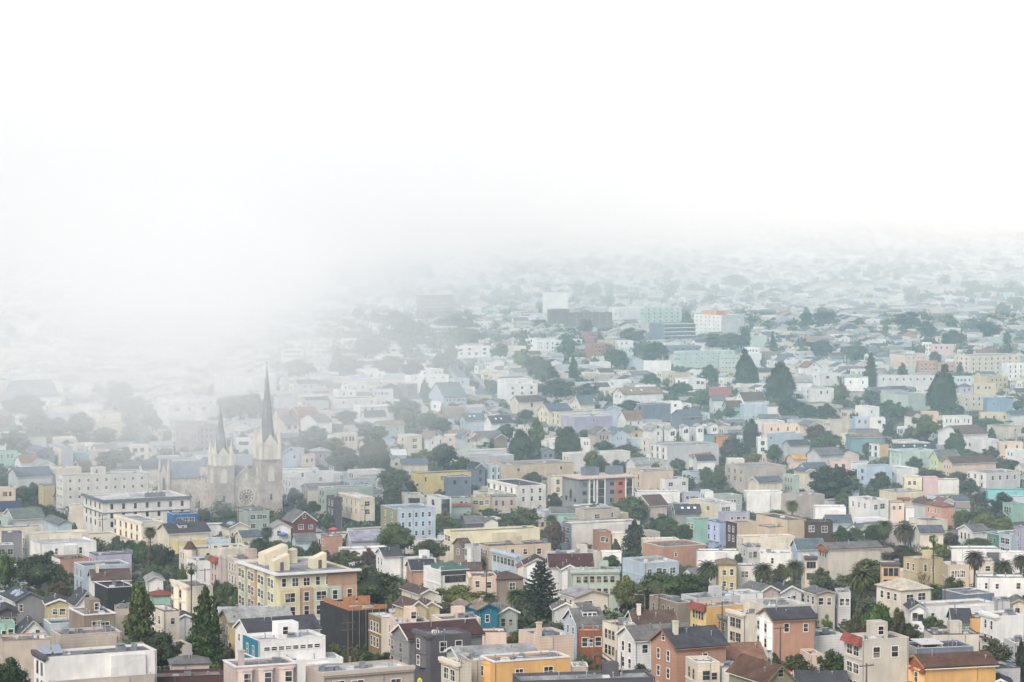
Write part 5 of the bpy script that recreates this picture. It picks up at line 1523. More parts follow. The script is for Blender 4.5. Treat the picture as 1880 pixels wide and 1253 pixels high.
# ---------------------------------------------------------------- multicoloured corner apartments
def corner_block():
    s = parse('B2 760 1180 2027 1150 14 F C g'); SPECS.append(s); L, W, H = s.L_, s.W_, s.H
    root = link('apartment_building', None, None, None, (s.X, s.Y, s.z), s.th)
    tag(root, 'multicoloured four-storey corner apartment block with projecting pastel bays and big windows', 'building', 'apartment blocks among the houses')
    m = MB(); shell(s, m); m.build('wall', M_WALL, root, lin((200, 194, 166)) + (1,))
    r = MB(); roof_into(s, r); r.build('roof', M_ROOF, root, rcol('l'))
    c = MB(); c.box(-1.1, L + .8, -1.1, .25, H - .12, H + .3); c.box(-1.1, .25, .25, W + .4, H - .12, H + .3); c.box(.25, L + .8, W - .3, W + .4, H - .12, H + .3); c.build('white_eaves', M_TRIM, root, wcol('W'))
    cols = [(202, 202, 172), (198, 190, 160), (178, 184, 164), (206, 196, 158), (180, 160, 140), (198, 190, 160), (180, 186, 166), (198, 190, 160), (176, 184, 170)]
    n = 8
    for i in range(n):
        a0, a1 = W * i / n + .3, W * (i + 1) / n - .3; b = MB(); o = .9 if i % 2 == 0 else .45
        pbox(b, 'L', a0, a1, -.02, o, 3.2, H - .3); bay = b.build('bay_window', M_WALL, root, lin(cols[i]) + (1,))
        for j in range(3): window(bay, min(2.0, (a1 - a0) * .62), 1.9, fpos('L', (a0 + a1) / 2, o, 4.3 + j * 3.25), FROT['L'], True, False)
    segs = [(0, .26, 3, .9, 0), (.26, .43, 4, .55, 1), (.43, .62, 2, .9, 0), (.62, .8, 8, .5, 0), (.8, 1, 4, .3, 0)]
    for a, b_, ci, o, low in segs:
        b = MB(); pbox(b, 'R', L * a + .06, L * b_ - .06, -.02, o, 3.4, H - 3.5 if ci == 2 else H - 3.3); cc = cols[ci] if ci != 4 else (176, 150, 128)
        bay = b.build('bay_window', M_WALL, root, lin(cc) + (1,))
        for j in range(2):
            window(bay, 2.4 if o > .8 else 1.2, 2.1, fpos('R', L * (a + b_) / 2, o, 4.4 + j * 3.2), 0, True, False)
    for k in range(7):
        window(root, 1.5 if k % 3 else 1.0, 1.9, fpos('R', L * (k + .5) / 7, 0, H - 2.9), 0, True)
    b = MB(); pbox(b, 'R', L * .62, L, -.02, .12, H - 3.2, H - .13); b.build('terracotta_panel', M_WALL, root, lin((164, 136, 114)) + (1,))
    for k in range(4): window(root, 1.9, 1.9, fpos('R', L * (.12 + .24 * k), 0, .4), 0, True)
    for a, b_, w, d, h in ((.12, .35, 4, 3, 3.4), (.2, .75, 6, 4, 4.2), (.62, .35, 3.5, 3, 3.2), (.4, .8, 5, 3, 3.0)):
        c = MB(); x, y = L * a, W * b_; c.loft([(x, y, H - .39), (x + w, y, H - .39), (x + w, y + d, H - .39), (x, y + d, H - .39)], [(x, y, H + h * .55), (x + w, y, H + h), (x + w, y + d, H + h), (x, y + d, H + h * .55)])
        st = c.build('roof_cabin', M_WALL, root, lin((200, 191, 166)) + (1,)); d_ = MB(); d_.box(x + w * .4, x + w * .4 + .9, y - .05, y + .02, H - .38, H + 1.6); d_.build('door', M_TRIM, st, (.12, .1, .08, 1))
corner_block()
# ---------------------------------------------------------------- building wrapped in black netting
def wrapped():
    s = parse('A3 -190 120 550 425 10 F K a'); SPECS.append(s); L, W, H = s.L_, s.W_, s.H
    root = link('apartment_building', None, None, None, (s.X, s.Y, s.z), s.th)
    tag(root, 'building site wrapped in black netting with raw orange timber parapets', 'building', 'apartment blocks among the houses')
    m = MB(); shell(s, m); m.build('netting_wrap', plain('black_scaffold_net', (40, 42, 46), .95, 0, .35, .5), root)
    r = MB(); roof_into(s, r); r.build('roof', M_ROOF, root, rcol('a'))
    tm = plain('raw_orange_timber', (154, 110, 80), .8, 0, .2, 1.2); rd = random.Random(3)
    for a0, a1, y, z0, z1 in ((0, L * .35, .3, -.1, .9), (L * .36, L * .62, .25, -.6, .3), (L * .63, L * .98, .3, -.1, 1.0), (L * .3, L * .62, W * .6, 0, 1.6), (L * .64, L * .95, W * .55, 0, 1.7)):
        c = MB(); n = max(2, int((a1 - a0) / 1.2))
        for i in range(n): c.box(a0 + (a1 - a0) * i / n, a0 + (a1 - a0) * (i + 1) / n - .04, y, y + .14 + .02 * (i % 2), H + z0 - .3, H + z1 + rd.uniform(-.12, .12))
        c.build('timber_parapet', tm, root)
    for b0, b1 in ((W * .05, W * .4), (W * .42, W * .9)):
        c = MB(); n = max(2, int((b1 - b0) / 1.2))
        for i in range(n): c.box(.25, .4, b0 + (b1 - b0) * i / n, b0 + (b1 - b0) * (i + 1) / n - .04, H - .3, H + 1.1 + rd.uniform(-.15, .15))
        c.build('timber_parapet', tm, root)
    for k in range(6):
        c = MB(); x = L * (k + .5) / 6; c.tube([(x, -.25, -4), (x, -.25, H + .8)], [.06, .06], 6); c.build('scaffold_pole', M_METAL, root)
    c = MB(); c.box(L * .75, L + 2, -.6, -.45, -2, 2.4); c.build('hoarding', tm, root)
wrapped()
# ---------------------------------------------------------------- trees
def cards(P, ctr, rad, n, size, rd, up=0.0, lo=-1.0, shell_=True):
    """n leaf clumps on and in an ellipsoid; P = (verts, faces, tones)."""
    V, Fc, T = P; lt = rd.uniform(.72, 1.3)
    for _ in range(n):
        while True:
            d = Vector((rd.gauss(0, 1), rd.gauss(0, 1), rd.gauss(0, 1)))
            if d.length > 1e-3:
                d.normalize()
                if d.z >= lo: break
        k = rd.uniform(.68, 1.06) * (1 if rd.random() < .8 else rd.uniform(1.05, 1.35)) if shell_ else rd.uniform(.2, 1.15)
        p = Vector((ctr[0] + d.x * rad[0] * k, ctr[1] + d.y * rad[1] * k, ctr[2] + d.z * rad[2] * k))
        nrm = (d + Vector((rd.gauss(0, .5), rd.gauss(0, .5), rd.gauss(0, .5) + up))).normalized()
        a = nrm.orthogonal().normalized(); a.rotate(Matrix.Rotation(rd.uniform(0, 6.28), 3, nrm)); b = nrm.cross(a)
        sz = size * rd.uniform(.6, 1.4); i = len(V)
        V += [tuple(p + a * sz), tuple(p + b * sz * .8), tuple(p - a * sz * .9), tuple(p - b * sz * .7)]
        Fc.append((i, i + 1, i + 2, i + 3)); T.append(lt * rd.uniform(.55, 1.5))
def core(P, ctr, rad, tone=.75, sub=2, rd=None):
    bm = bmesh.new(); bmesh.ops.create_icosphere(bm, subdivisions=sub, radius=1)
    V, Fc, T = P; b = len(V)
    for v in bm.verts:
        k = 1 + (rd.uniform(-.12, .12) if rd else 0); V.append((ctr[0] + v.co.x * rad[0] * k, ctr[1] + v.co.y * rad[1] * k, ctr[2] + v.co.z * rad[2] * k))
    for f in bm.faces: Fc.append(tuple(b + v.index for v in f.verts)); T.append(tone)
    bm.free()
def tone_mesh(name, P, mat=None):
    me = bpy.data.meshes.new(name); me.from_pydata(P[0], [], P[1]); me.materials.append(mat or M_LEAF)
    at = me.attributes.new('tone', 'FLOAT', 'FACE'); at.data.foreach_set('value', P[2]); return me
TPL = {}
def crown_tpl(kind, var):
    key = (kind, var)
    if key in TPL: return TPL[key]
    rd = random.Random(hash(kind) % 1000 * 0 + ord(kind) * 13 + var); P = ([], [], [])
    if kind in 'bs':
        nl = 24 if kind == 'b' else 10
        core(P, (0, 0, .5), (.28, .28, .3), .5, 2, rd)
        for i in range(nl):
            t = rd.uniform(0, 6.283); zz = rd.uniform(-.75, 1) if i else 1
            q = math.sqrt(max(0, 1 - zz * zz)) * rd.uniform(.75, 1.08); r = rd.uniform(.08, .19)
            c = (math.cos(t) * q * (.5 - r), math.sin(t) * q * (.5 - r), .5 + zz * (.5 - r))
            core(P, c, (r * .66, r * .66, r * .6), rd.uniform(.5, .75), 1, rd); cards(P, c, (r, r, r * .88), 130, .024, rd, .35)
    elif kind == 'p':
        for i in range(26):
            z = .04 + .92 * i / 25; w = .46 * math.sin(math.pi * min(1, (z + .12) / 1.1)) ** .6
            t = rd.uniform(0, 6.28); r = .2 * (.6 + w); c = (math.cos(t) * (w - r * .7) * .9, math.sin(t) * (w - r * .7) * .9, z)
            core(P, (0, 0, z), (w * .6, w * .6, .06), .6, 1, rd); cards(P, c, (r, r, .07), 120, .034, rd, .2)
    elif kind == 'y':
        core(P, (0, 0, .42), (.4, .4, .46), .65, 2, rd)
        for i in range(60):
            z = rd.uniform(.02, .97); w = .48 * (1 - max(0, (z - .3) / .72) ** 1.6) * min(1, .72 + z); t = rd.uniform(0, 6.28)
            cards(P, (math.cos(t) * w * .86, math.sin(t) * w * .86, z), (.1, .1, .07), 50, .026, rd, .3)
    elif kind == 'c':
        for i in range(17):
            z = .03 + .93 * i / 16; w = .5 * (1 - z) ** .58 * min(1, .7 + z * 1.6) + .02
            core(P, (0, 0, z), (w * .55, w * .55, .07), .55, 1, rd)
            for k in range(max(4, int(13 * (1 - z) + 3))):
                t = rd.uniform(0, 6.28); q = w * rd.uniform(.7, 1.05); r = .05 + .09 * (1 - z)
                cards(P, (math.cos(t) * (q - r * .6), math.sin(t) * (q - r * .6), z - .03 + rd.uniform(-.02, .02)), (r, r, .035), 34, .024, rd, -.1)
    elif kind == 'n':
        for i in range(17):
            z = .05 + .92 * (i / 16) ** .92; w = .5 * (1 - (z - .03)) ** .85 + .015; nb = 9 if z < .8 else 6; off = rd.uniform(0, 6)
            for k in range(nb):
                t = off + k * 6.283 / nb + rd.uniform(-.12, .12); w2 = w * rd.uniform(.8, 1.12)
                for j in range(9):
                    u = (j + .8) / 9; x = w2 * u; zz = z - .035 * math.sin(u * 2.6) + .02 * u * u
                    r = .03 * (1.15 - .5 * u) + .018 * w
                    cards(P, (math.cos(t) * x, math.sin(t) * x, zz), (r * 1.25, r * 1.25, .011), 7, .017, rd, .9, -1, False)
    elif kind == 'e':
        for i in range(64):
            t = rd.uniform(0, 6.283); zz = rd.uniform(-.95, 1); q = math.sqrt(max(0, 1 - zz * zz)) * rd.uniform(.35, 1); r = rd.uniform(.09, .16)
            c = (math.cos(t) * q * (.5 - r), math.sin(t) * q * (.5 - r), .5 + zz * (.5 - r))
            core(P, c, (r * .72, r * .72, r * .6), .7, 1, rd); cards(P, c, (r, r, r * .85), 110, .018, rd, -.1, -1, False)
    elif kind in 'df':
        n = 95 if kind == 'd' else 60
        for i in range(n):
            t = i * 2.39996 + rd.uniform(-.1, .1); e = math.radians(82 - 118 * (i / n) ** .85) if kind == 'd' else math.radians(75 - 140 * i / n)
            ln = rd.uniform(.44, .54); seg = 8; prev = None; pos = Vector((0, 0, .5)); a = e
            side = Vector((-math.sin(t), math.cos(t), 0)); b0 = rd.uniform(.7, 1.25) * (.8 if i > n * .75 else 1)
            for j in range(seg + 1):
                u = j / seg; dirv = Vector((math.cos(t) * math.cos(a), math.sin(t) * math.cos(a), math.sin(a)))
                w = (.06 * math.sin(math.pi * min(1, u * .88 + .12)) + .004) if kind == 'd' else (.012 + .085 * max(0, 1 - abs(u - .72) * 3.2))
                nz_ = side.cross(dirv); cur = (pos + side * w - nz_ * w * .45, pos.copy(), pos - side * w - nz_ * w * .45)
                if prev:
                    V, Fc, T = P
                    for q in range(2):
                        for h in range(2):     # leaflets, with gaps between them
                            k0, k1 = h * .5, h * .5 + .36
                            A0, A1 = prev[q].lerp(cur[q], k0), prev[q].lerp(cur[q], k1); B0, B1 = prev[q + 1].lerp(cur[q + 1], k0), prev[q + 1].lerp(cur[q + 1], k1)
                            ii = len(V); V += [tuple(A0), tuple(A1), tuple(B1), tuple(B0)]; Fc.append((ii, ii + 1, ii + 2, ii + 3)); T.append(b0 * rd.uniform(.85, 1.15))
                prev = cur; pos = pos + dirv * (ln / seg); a -= (.20 if kind == 'd' else .1)
        core(P, (0, 0, .49), (.07, .07, .12), .6, 1, rd)
    elif kind == 't':
        def grow(p, d, r, l, k):
            q = p + d * l; m.tube([p, q], [r, r * .65], 4)
            if k:
                for _ in range(3 if k > 1 else 4):
                    nd_ = (d + Vector((rd.gauss(0, .5), rd.gauss(0, .5), rd.gauss(.12, .3)))).normalized(); grow(q, nd_, r * .6, l * rd.uniform(.6, .85), k - 1)
        m = MB()
        for _ in range(6):
            d = Vector((rd.gauss(0, .45), rd.gauss(0, .45), 1)).normalized(); grow(Vector((0, 0, 0)), d, .02, .3, 3)
        P = (m.v, m.f, [1] * len(m.f))
    TPL[key] = tone_mesh('crown', P, M_LEAF if kind != 't' else None); return TPL[key]
def trunk_tpl(kind):
    key = ('trunk', kind)
    if key in TPL: return TPL[key]
    m = MB(); rd = random.Random(5)
    if kind in 'df':
        r = .028 if kind == 'd' else .012
        m.tube([(0, 0, -.03), (.004, 0, .3), (-.004, 0, .7), (0, 0, 1)], [r * 1.3, r, r * .95, r * 1.15], 8)
    else:
        m.tube([(0, 0, -.08), (.01, .01, .25), (0, 0, .6), (0, 0, .85)], [.035, .024, .016, .004], 7)
        if kind in 'be':
            for i in range(7):
                t = i * .9 + .3; m.tube([(0, 0, .22 + .03 * i), (math.cos(t) * .12, math.sin(t) * .12, .38 + .04 * i), (math.cos(t) * .26, math.sin(t) * .26, .5 + .045 * i)], [.014, .009, .003], 5)
    TPL[key] = m.mesh('trunk', [M_BARK]); return TPL[key]
TONE = {'1': (.038, .060, .024), '2': (.058, .086, .030), '3': (.10, .115, .032), '4': (.070, .055, .036), '5': (.064, .075, .042), '6': (.032, .050, .034)}
TNAME = {'1': 'dark green', '2': 'mid green', '3': 'yellow-green', '4': 'brownish', '5': 'grey-green', '6': 'deep green'}
TKIND = {'b': ('broadleaf_tree', 'leafy tree'), 'c': ('conifer_tree', 'conifer'), 'p': ('poplar_tree', 'column-shaped tree'), 'n': ('pine_tree', 'tiered pine'), 'd': ('palm_tree', 'feathery palm'),
         'f': ('palm_tree', 'tall fan palm'), 'y': ('cypress_tree', 'cypress'), 'e': ('eucalyptus_tree', 'wispy eucalyptus'), 's': ('shrub', 'shrub'), 't': ('bare_tree', 'bare twiggy tree')}
TREES = []
for i, l in enumerate(TREELIST.strip().split('\n')):
    body, _, lab = l.partition('|'); t, x, y, w, H, kt = body.split(); px, py = tile(t, float(x), float(y)); H = float(H); kind, tone = kt[0], kt[1]
    H *= {'A': 1.0, 'B': .93, 'C': 1.1, 'D': 1.3}[t[0]] if kt[0] not in 'sf' else 1.0; X, Y = solve(px, py, H); w = float(w) / 5.875 * Y / F * {'c': 1.4, 'n': 1.3, 'd': 1.12, 'f': 1.12, 'p': 1.25, 'y': 1.2, 'e': 1.2, 's': 1.2, 't': 1.2}.get(kt[0], 1.28); z = ground(Y); rd = random.Random(i)
    kd = {'e': 'e'}.get(kind, kind)
    base = tuple(v * rd.uniform(.88, 1.15) for v in TONE[tone]) + (1,)
    TREES.append((X, Y, w, px, py, py + H * F / Y))
    size = '' if kind in 's' else 'big ' if w > 14 else 'slim ' if w < 4 else 'small ' if w < 6.5 else ''
    L_ = lab.strip() or make_label(f'{size}{TNAME[tone]} {TKIND[kind][1]}', px, py + 8)
    USED[L_] = 1
    grp = 'trees and palms between the houses'
    if kind == 's':
        o = link('shrub', crown_tpl('s', i % 3), None, base, (X, Y, z - H * .12), rd.uniform(0, 6.28)); o.scale = (w, w * .8, H * 1.1); tag(o, L_, 'shrub', 'garden shrubs between the houses'); continue
    root = link(TKIND[kind][0], None, None, None, (X, Y, z), rd.uniform(0, 6.28)); tag(root, L_, 'palm tree' if kind in 'df' else 'tree', grp)
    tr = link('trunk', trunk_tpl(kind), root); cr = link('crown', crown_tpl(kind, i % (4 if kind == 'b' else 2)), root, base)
    if kind in 'df':
        cw = w * 1.08; tr.scale = (H * .8, H * .8, H - cw * .47); cr.location = (0, 0, H - cw * .97); cr.scale = (cw, cw, cw)
        if kind == 'f': cr.location = (0, 0, H - cw * .95)
    elif kind == 't':
        tr.scale = (H * .5, H * .5, H * .45); cr.scale = (w, w, H * .72); cr.location = (0, 0, H * .3); cr.color = (.085, .07, .055, 1)
    else:
        b = .12 if kind in 'be' else .02; tr.scale = (max(w, H * .5),) * 2 + (H * .95,); cr.location = (0, 0, H * b); cr.scale = (w * 1.04, w * 1.04, H * (1.02 - b))
from mathutils import noise
# ---------------------------------------------------------------- ground, streets
def ribbon(name, pts, w, mat, lift, label, cat, off=0.0):
    """A strip over the land along photo-picked ground points, smoothed."""
    W3 = [solve(x, y, 0) for x, y in pts]; P = []
    for (a, b), (c, d) in zip(W3, W3[1:]):
        n = max(2, int(math.hypot(c - a, d - b) / 6)); P += [(a + (c - a) * i / n, b + (d - b) * i / n) for i in range(n)]
    P.append(W3[-1]); m = MB()
    E_ = []
    for i, p in enumerate(P):
        q, r = P[max(0, i - 1)], P[min(len(P) - 1, i + 1)]; dx, dy = r[0] - q[0], r[1] - q[1]; l = math.hypot(dx, dy); nx, ny = -dy / l, dx / l
        a = (p[0] + nx * (off + w / 2), p[1] + ny * (off + w / 2)); b = (p[0] + nx * (off - w / 2), p[1] + ny * (off - w / 2))
        E_.append(((*a, ground(a[1]) + lift), (*b, ground(b[1]) + lift)))
    for (a, b), (c, d) in zip(E_, E_[1:]): m.face([b, d, c, a])
    o = m.build(name, mat); struct(o, label, cat); return P
STREETS = [([(190, 715), (221, 751), (250, 780), (279, 833)], 'street climbing into the fog left of the church'),
           ([(515, 900), (531, 928), (582, 957), (640, 985)], 'street sloping down beside the red gabled house'),
           ([(815, 640), (855, 694), (875, 714), (909, 736), (950, 760)], 'wide street running down out of the mist'),
           ([(1290, 750), (1310, 762), (1345, 778)], 'short steep street behind the slate-blue wall'),
           ([(385, 1085), (430, 1112), (523, 1140), (570, 1150), (640, 1165)], 'street in front of the multicoloured corner apartments'),
           ([(1120, 1120), (1185, 1136), (1260, 1155)], 'street below the hedge trees by the lamp')]
gm = MB(); xs = [-7000, -2500, -1200, -600, -300, 0, 300, 600, 1200, 2500, 7000]
ys = sorted(set([p[0] for p in PROF] + [450, 550, 650, 750, 900, 1200, 1700, 2300]))
for a, b in zip(ys, ys[1:]):
    for c, d in zip(xs, xs[1:]): gm.face([(c, a, ground(a)), (d, a, ground(a)), (d, b, ground(b)), (c, b, ground(b))])
struct(gm.build('ground', ground_mat()), 'yards and bare soil under the city', 'ground')
ROADPTS = []
for pts, lab in STREETS:
    ROADPTS += ribbon('street', pts, 11, M_ASPH, .10, lab, 'street')
    for k in (-1, 1): ribbon('pavement', pts, 3, M_CONC, .22, 'concrete pavement along the ' + lab.split(' ')[0] + ' ' + ' '.join(lab.split(' ')[1:7]), 'pavement', k * 7.0)
# ---------------------------------------------------------------- poles, lamps, sign, umbrellas, cars
def ring_label(lab): USED[lab] = 1; return lab
def base_at(x, ytop, H):
    X, Y = solve(x, ytop, H); return X, Y, ground(Y)
for x, yt, H, lab in ((1210, 1080, 11, 'double-armed timber utility pole beside the brown-grey house'), (1591, 1218, 10, 'timber utility pole before the beige four-storey building'), (1159, 925, 11, 'utility pole before the large rounded tree'),
                      (670, 927, 11, 'utility pole in front of the flatiron-like corner building'), (376, 1044, 10, 'utility pole left of the multicoloured corner apartments'), (1073, 892, 11, 'utility pole left of the white frames of the modern apartments'),
                      (1101, 905, 10, 'utility pole centred before the modern apartments'), (1137, 888, 11, 'utility pole by the orange panel of the modern apartments'), (188, 944, 12, 'slim pole at the corner of the off-white corner block'), (272, 985, 13, 'pale tall pole among the dark trees below the cream row'),
                      (1326, 1104, 10, 'pole beside the yellow-orange wall'), (1297, 1108, 9, 'pole at the corner of the red-tiled yellow house'), (1735, 1072, 9, 'pole with a crossarm by the low grey roof'), (639, 1140, 11, 'utility pole with a transformer can by the black netting'),
                      (438, 930, 11, 'pole standing at the foot of the church front'), (1433, 1150, 10, 'thin pole before the maroon low house'), (893, 1045, 11, 'pole behind the tall tiered pine')):
    X, Y, z = base_at(x, yt, H); r = link('utility_pole', None, None, None, (X, Y, z), .5); tag(r, lab, 'utility pole', 'utility poles over the streets')
    m = MB(); m.tube([(0, 0, -1), (0, 0, H)], [.19, .13], 8); m.build('pole', M_WOOD, r)
    for k in range(2 if H >= 11 else 1):
        m = MB(); zz = H - .5 - k * 1.4; m.box(-1.5, 1.5, -.07, .07, zz, zz + .16)
        for q in (-1.35, -.8, .8, 1.35): m.tube([(q, 0, zz + .16), (q, 0, zz + .4)], [.05, .04], 6)
        m.build('crossarm', M_WOOD, r)
    if 'transformer' in lab:
        m = MB(); m.tube([(.4, 0, 2.6), (.4, 0, 3.9)], [.3, .3], 10); m.build('transformer', M_METAL, r)
for x, yt, H, k, lab in ((1184, 1091, 9, -1, 'grey street lamp with its arm over the street by the hedge trees'), (1011, 958, 9, -1, 'street lamp beside the narrow palm and tan hedge'), (298, 810, 10, -1, 'street lamp on the foggy street corner'),
                         (1200, 1102, 6, 1, 'short lamp post by the porch of the cream house'), (740, 1010, 8, 1, 'street lamp before the long pale yellow building'), (951, 1195, 7, 1, 'slim lamp mast in front of the grey-roofed house')):
    X, Y, z = base_at(x, yt, H); r = link('street_lamp', None, None, None, (X, Y, z), .2); tag(r, lab, 'street lamp', 'street lamps')
    m = MB(); m.tube([(0, 0, -1), (0, 0, H - .5), (k * .3, 0, H - .1), (k * 2.2, 0, H)], [.13, .09, .07, .05], 8); m.build('pole', M_METAL, r)
    m = MB(); m.box(k * 2.2 - .45, k * 2.2 + .45, -.16, .16, H - .14, H + .06); m.build('lamp_head', M_METAL, r)
# yellow school crossing sign
X, Y, z = base_at(770.6, 1244, 3.4); r = link('crossing_sign', None, None, None, (X, Y, z), 0.15); tag(r, 'yellow-green pentagon crossing sign with a walking figure, on a post', 'sign')
m = MB(); m.tube([(0, .06, -1), (0, .06, 3.3)], [.04, .04], 6); m.build('post', M_METAL, r)
m = MB(); m.loft([(-.42, 0, 2.4), (.42, 0, 2.4), (.42, 0, 3.0), (0, 0, 3.4), (-.42, 0, 3.0)], [(-.42, .03, 2.4), (.42, .03, 2.4), (.42, .03, 3.0), (0, .03, 3.4), (-.42, .03, 3.0)])
pl = m.build('sign_plate', plain('fluorescent_sign', (226, 224, 40), .5, 0, .03), r)
m = MB(); y = -.012
for k in (-.13, .14):
    m.loft([(k - .05, y, 2.92), (k + .05, y, 2.92), (k + .05, y, 3.02), (k - .05, y, 3.02)], [(k - .05, 0, 2.92), (k + .05, 0, 2.92), (k + .05, 0, 3.02), (k - .05, 0, 3.02)])
    m.loft([(k - .06, y, 2.68), (k + .06, y, 2.68), (k + .04, y, 2.9), (k - .04, y, 2.9)], [(k - .06, 0, 2.68), (k + .06, 0, 2.68), (k + .04, 0, 2.9), (k - .04, 0, 2.9)])
    for q in (-.05, .05): m.loft([(k + q * 1.8 - .025, y, 2.47), (k + q * 1.8 + .025, y, 2.47), (k + q * .6 + .03, y, 2.68), (k + q * .6 - .03, y, 2.68)], [(k + q * 1.8 - .025, 0, 2.47), (k + q * 1.8 + .025, 0, 2.47), (k + q * .6 + .03, 0, 2.68), (k + q * .6 - .03, 0, 2.68)])
m.build('walking_figures', plain('black_sign_paint', (24, 24, 24), .6), pl)
for x, yt, H, c, lab in ((612, 968, 7.5, (206, 70, 62), 'open red parasol on the white roof left of the cream corner building'), (520, 977, 4.5, (96, 112, 190), 'open blue parasol in the yard of the small white gabled house'), (1449, 1231, 5.5, (226, 70, 40), 'bright orange-red parasol behind the olive gabled house')):
    X, Y, z = base_at(x, yt, H); r = link('parasol', None, None, None, (X, Y, z + H - 2.6)); tag(r, lab, 'parasol', 'parasols on terraces')
    m = MB(); m.tube([(0, 0, -.4 if H > 5 else -2.5), (0, 0, 2.5)], [.035, .03], 6); m.build('pole', M_METAL, r)
    m = MB(); n = 8
    for i in range(n):
        a, b = i * 6.2832 / n, (i + 1) * 6.2832 / n; A, B = (1.6 * math.cos(a), 1.6 * math.sin(a), 1.95), (1.6 * math.cos(b), 1.6 * math.sin(b), 1.95)
        m.face([A, B, (0, 0, 2.6)]); m.face([(A[0], A[1], 1.78), (B[0], B[1], 1.78), B, A])
    m.build('canopy', plain('parasol_cloth', c, .8), r)
X, Y, z = base_at(1121, 1199, 6.4); r = link('outdoor_stairs', None, None, None, (X, Y, z), math.radians(20)); tag(r, 'brown timber back stairs zigzagging below the cream stair house', 'stairs')
for k in range(2):
    m = MB(); n = 11; s_ = 1 if k == 0 else -1
    for i in range(n):
        a = (-2 + 4 * i / n) * s_; zz = k * 3.0 + 3.0 * i / n; m.box(min(a, a + .42 * s_), max(a, a + .42 * s_), k * 1.3, k * 1.3 + 1.2, zz, zz + .07)
    m.build('flight', M_WOOD, r)
    for y_ in (k * 1.3 - .06, k * 1.3 + 1.2):
        m = MB(); m.loft([(-2 * s_, y_, k * 3.0 - .1), (-2 * s_, y_ + .06, k * 3.0 - .1), (-2 * s_, y_ + .06, k * 3.0 + .2), (-2 * s_, y_, k * 3.0 + .2)], [(2 * s_, y_, k * 3.0 + 2.9), (2 * s_, y_ + .06, k * 3.0 + 2.9), (2 * s_, y_ + .06, k * 3.0 + 3.2), (2 * s_, y_, k * 3.0 + 3.2)]); m.build('stringer', M_WOOD, r)
        m = MB(); m.tube([(-2 * s_, y_ + .03, k * 3.0 + 1.0), (2 * s_, y_ + .03, k * 3.0 + 4.0)], [.06, .06], 5); m.build('handrail', M_WOOD, r)
for px, py in ((-2.2, -.1), (2.2, -.1), (-2.2, 2.6), (2.2, 2.6)):
    m = MB(); m.box(px - .09, px + .09, py - .09, py + .09, -2, 6.4); m.build('post', M_WOOD, r)
m = MB(); m.box(-3.2, -2.05, -.1, 2.6, 5.95, 6.1); m.build('landing', M_WOOD, r)
CARM = {}
def car_mesh():
    if CARM: return
    m = MB(); prof = [(-2.15, .35), (2.15, .35), (2.2, .75), (1.1, .95), (-1.75, 1.0), (-2.2, .9)]
    w = .88; m.loft([(x, -w, z) for x, z in prof], [(x, w, z) for x, z in prof]); CARM['body'] = m
    m = MB(); a = [(-1.7, .98), (.95, .95), (.35, 1.42), (-1.25, 1.45)]
    m.loft([(x, -.8 + (.14 if z > 1.2 else 0), z) for x, z in a], [(x, .8 - (.14 if z > 1.2 else 0), z) for x, z in a]); CARM['cabin'] = m
    m = MB(); m.loft([(-1.22, -.64, 1.45), (.33, -.64, 1.42), (.33, .64, 1.42), (-1.22, .64, 1.45)], [(-1.1, -.6, 1.52), (.2, -.6, 1.5), (.2, .6, 1.5), (-1.1, .6, 1.52)]); CARM['roof_panel'] = m
    m = MB(); n = 12
    m.loft([(.33 * math.cos(i * 6.2832 / n), -.1, .33 * math.sin(i * 6.2832 / n)) for i in range(n)], [(.33 * math.cos(i * 6.2832 / n), .1, .33 * math.sin(i * 6.2832 / n)) for i in range(n)]); CARM['wheel'] = m
    pm = painted('car_paint', .25, 1, .03); tyre = plain('tyre_rubber', (30, 30, 32), .8)
    for k, mt in (('body', pm), ('cabin', M_GLASS), ('roof_panel', pm), ('wheel', tyre)): CARM[k] = CARM[k].mesh(k, [mt])
car_mesh()
CC = {'white': (214, 214, 212), 'silver': (160, 164, 168), 'black': (28, 30, 34), 'dark grey': (66, 70, 76), 'blue': (60, 82, 120), 'red': (130, 44, 42)}
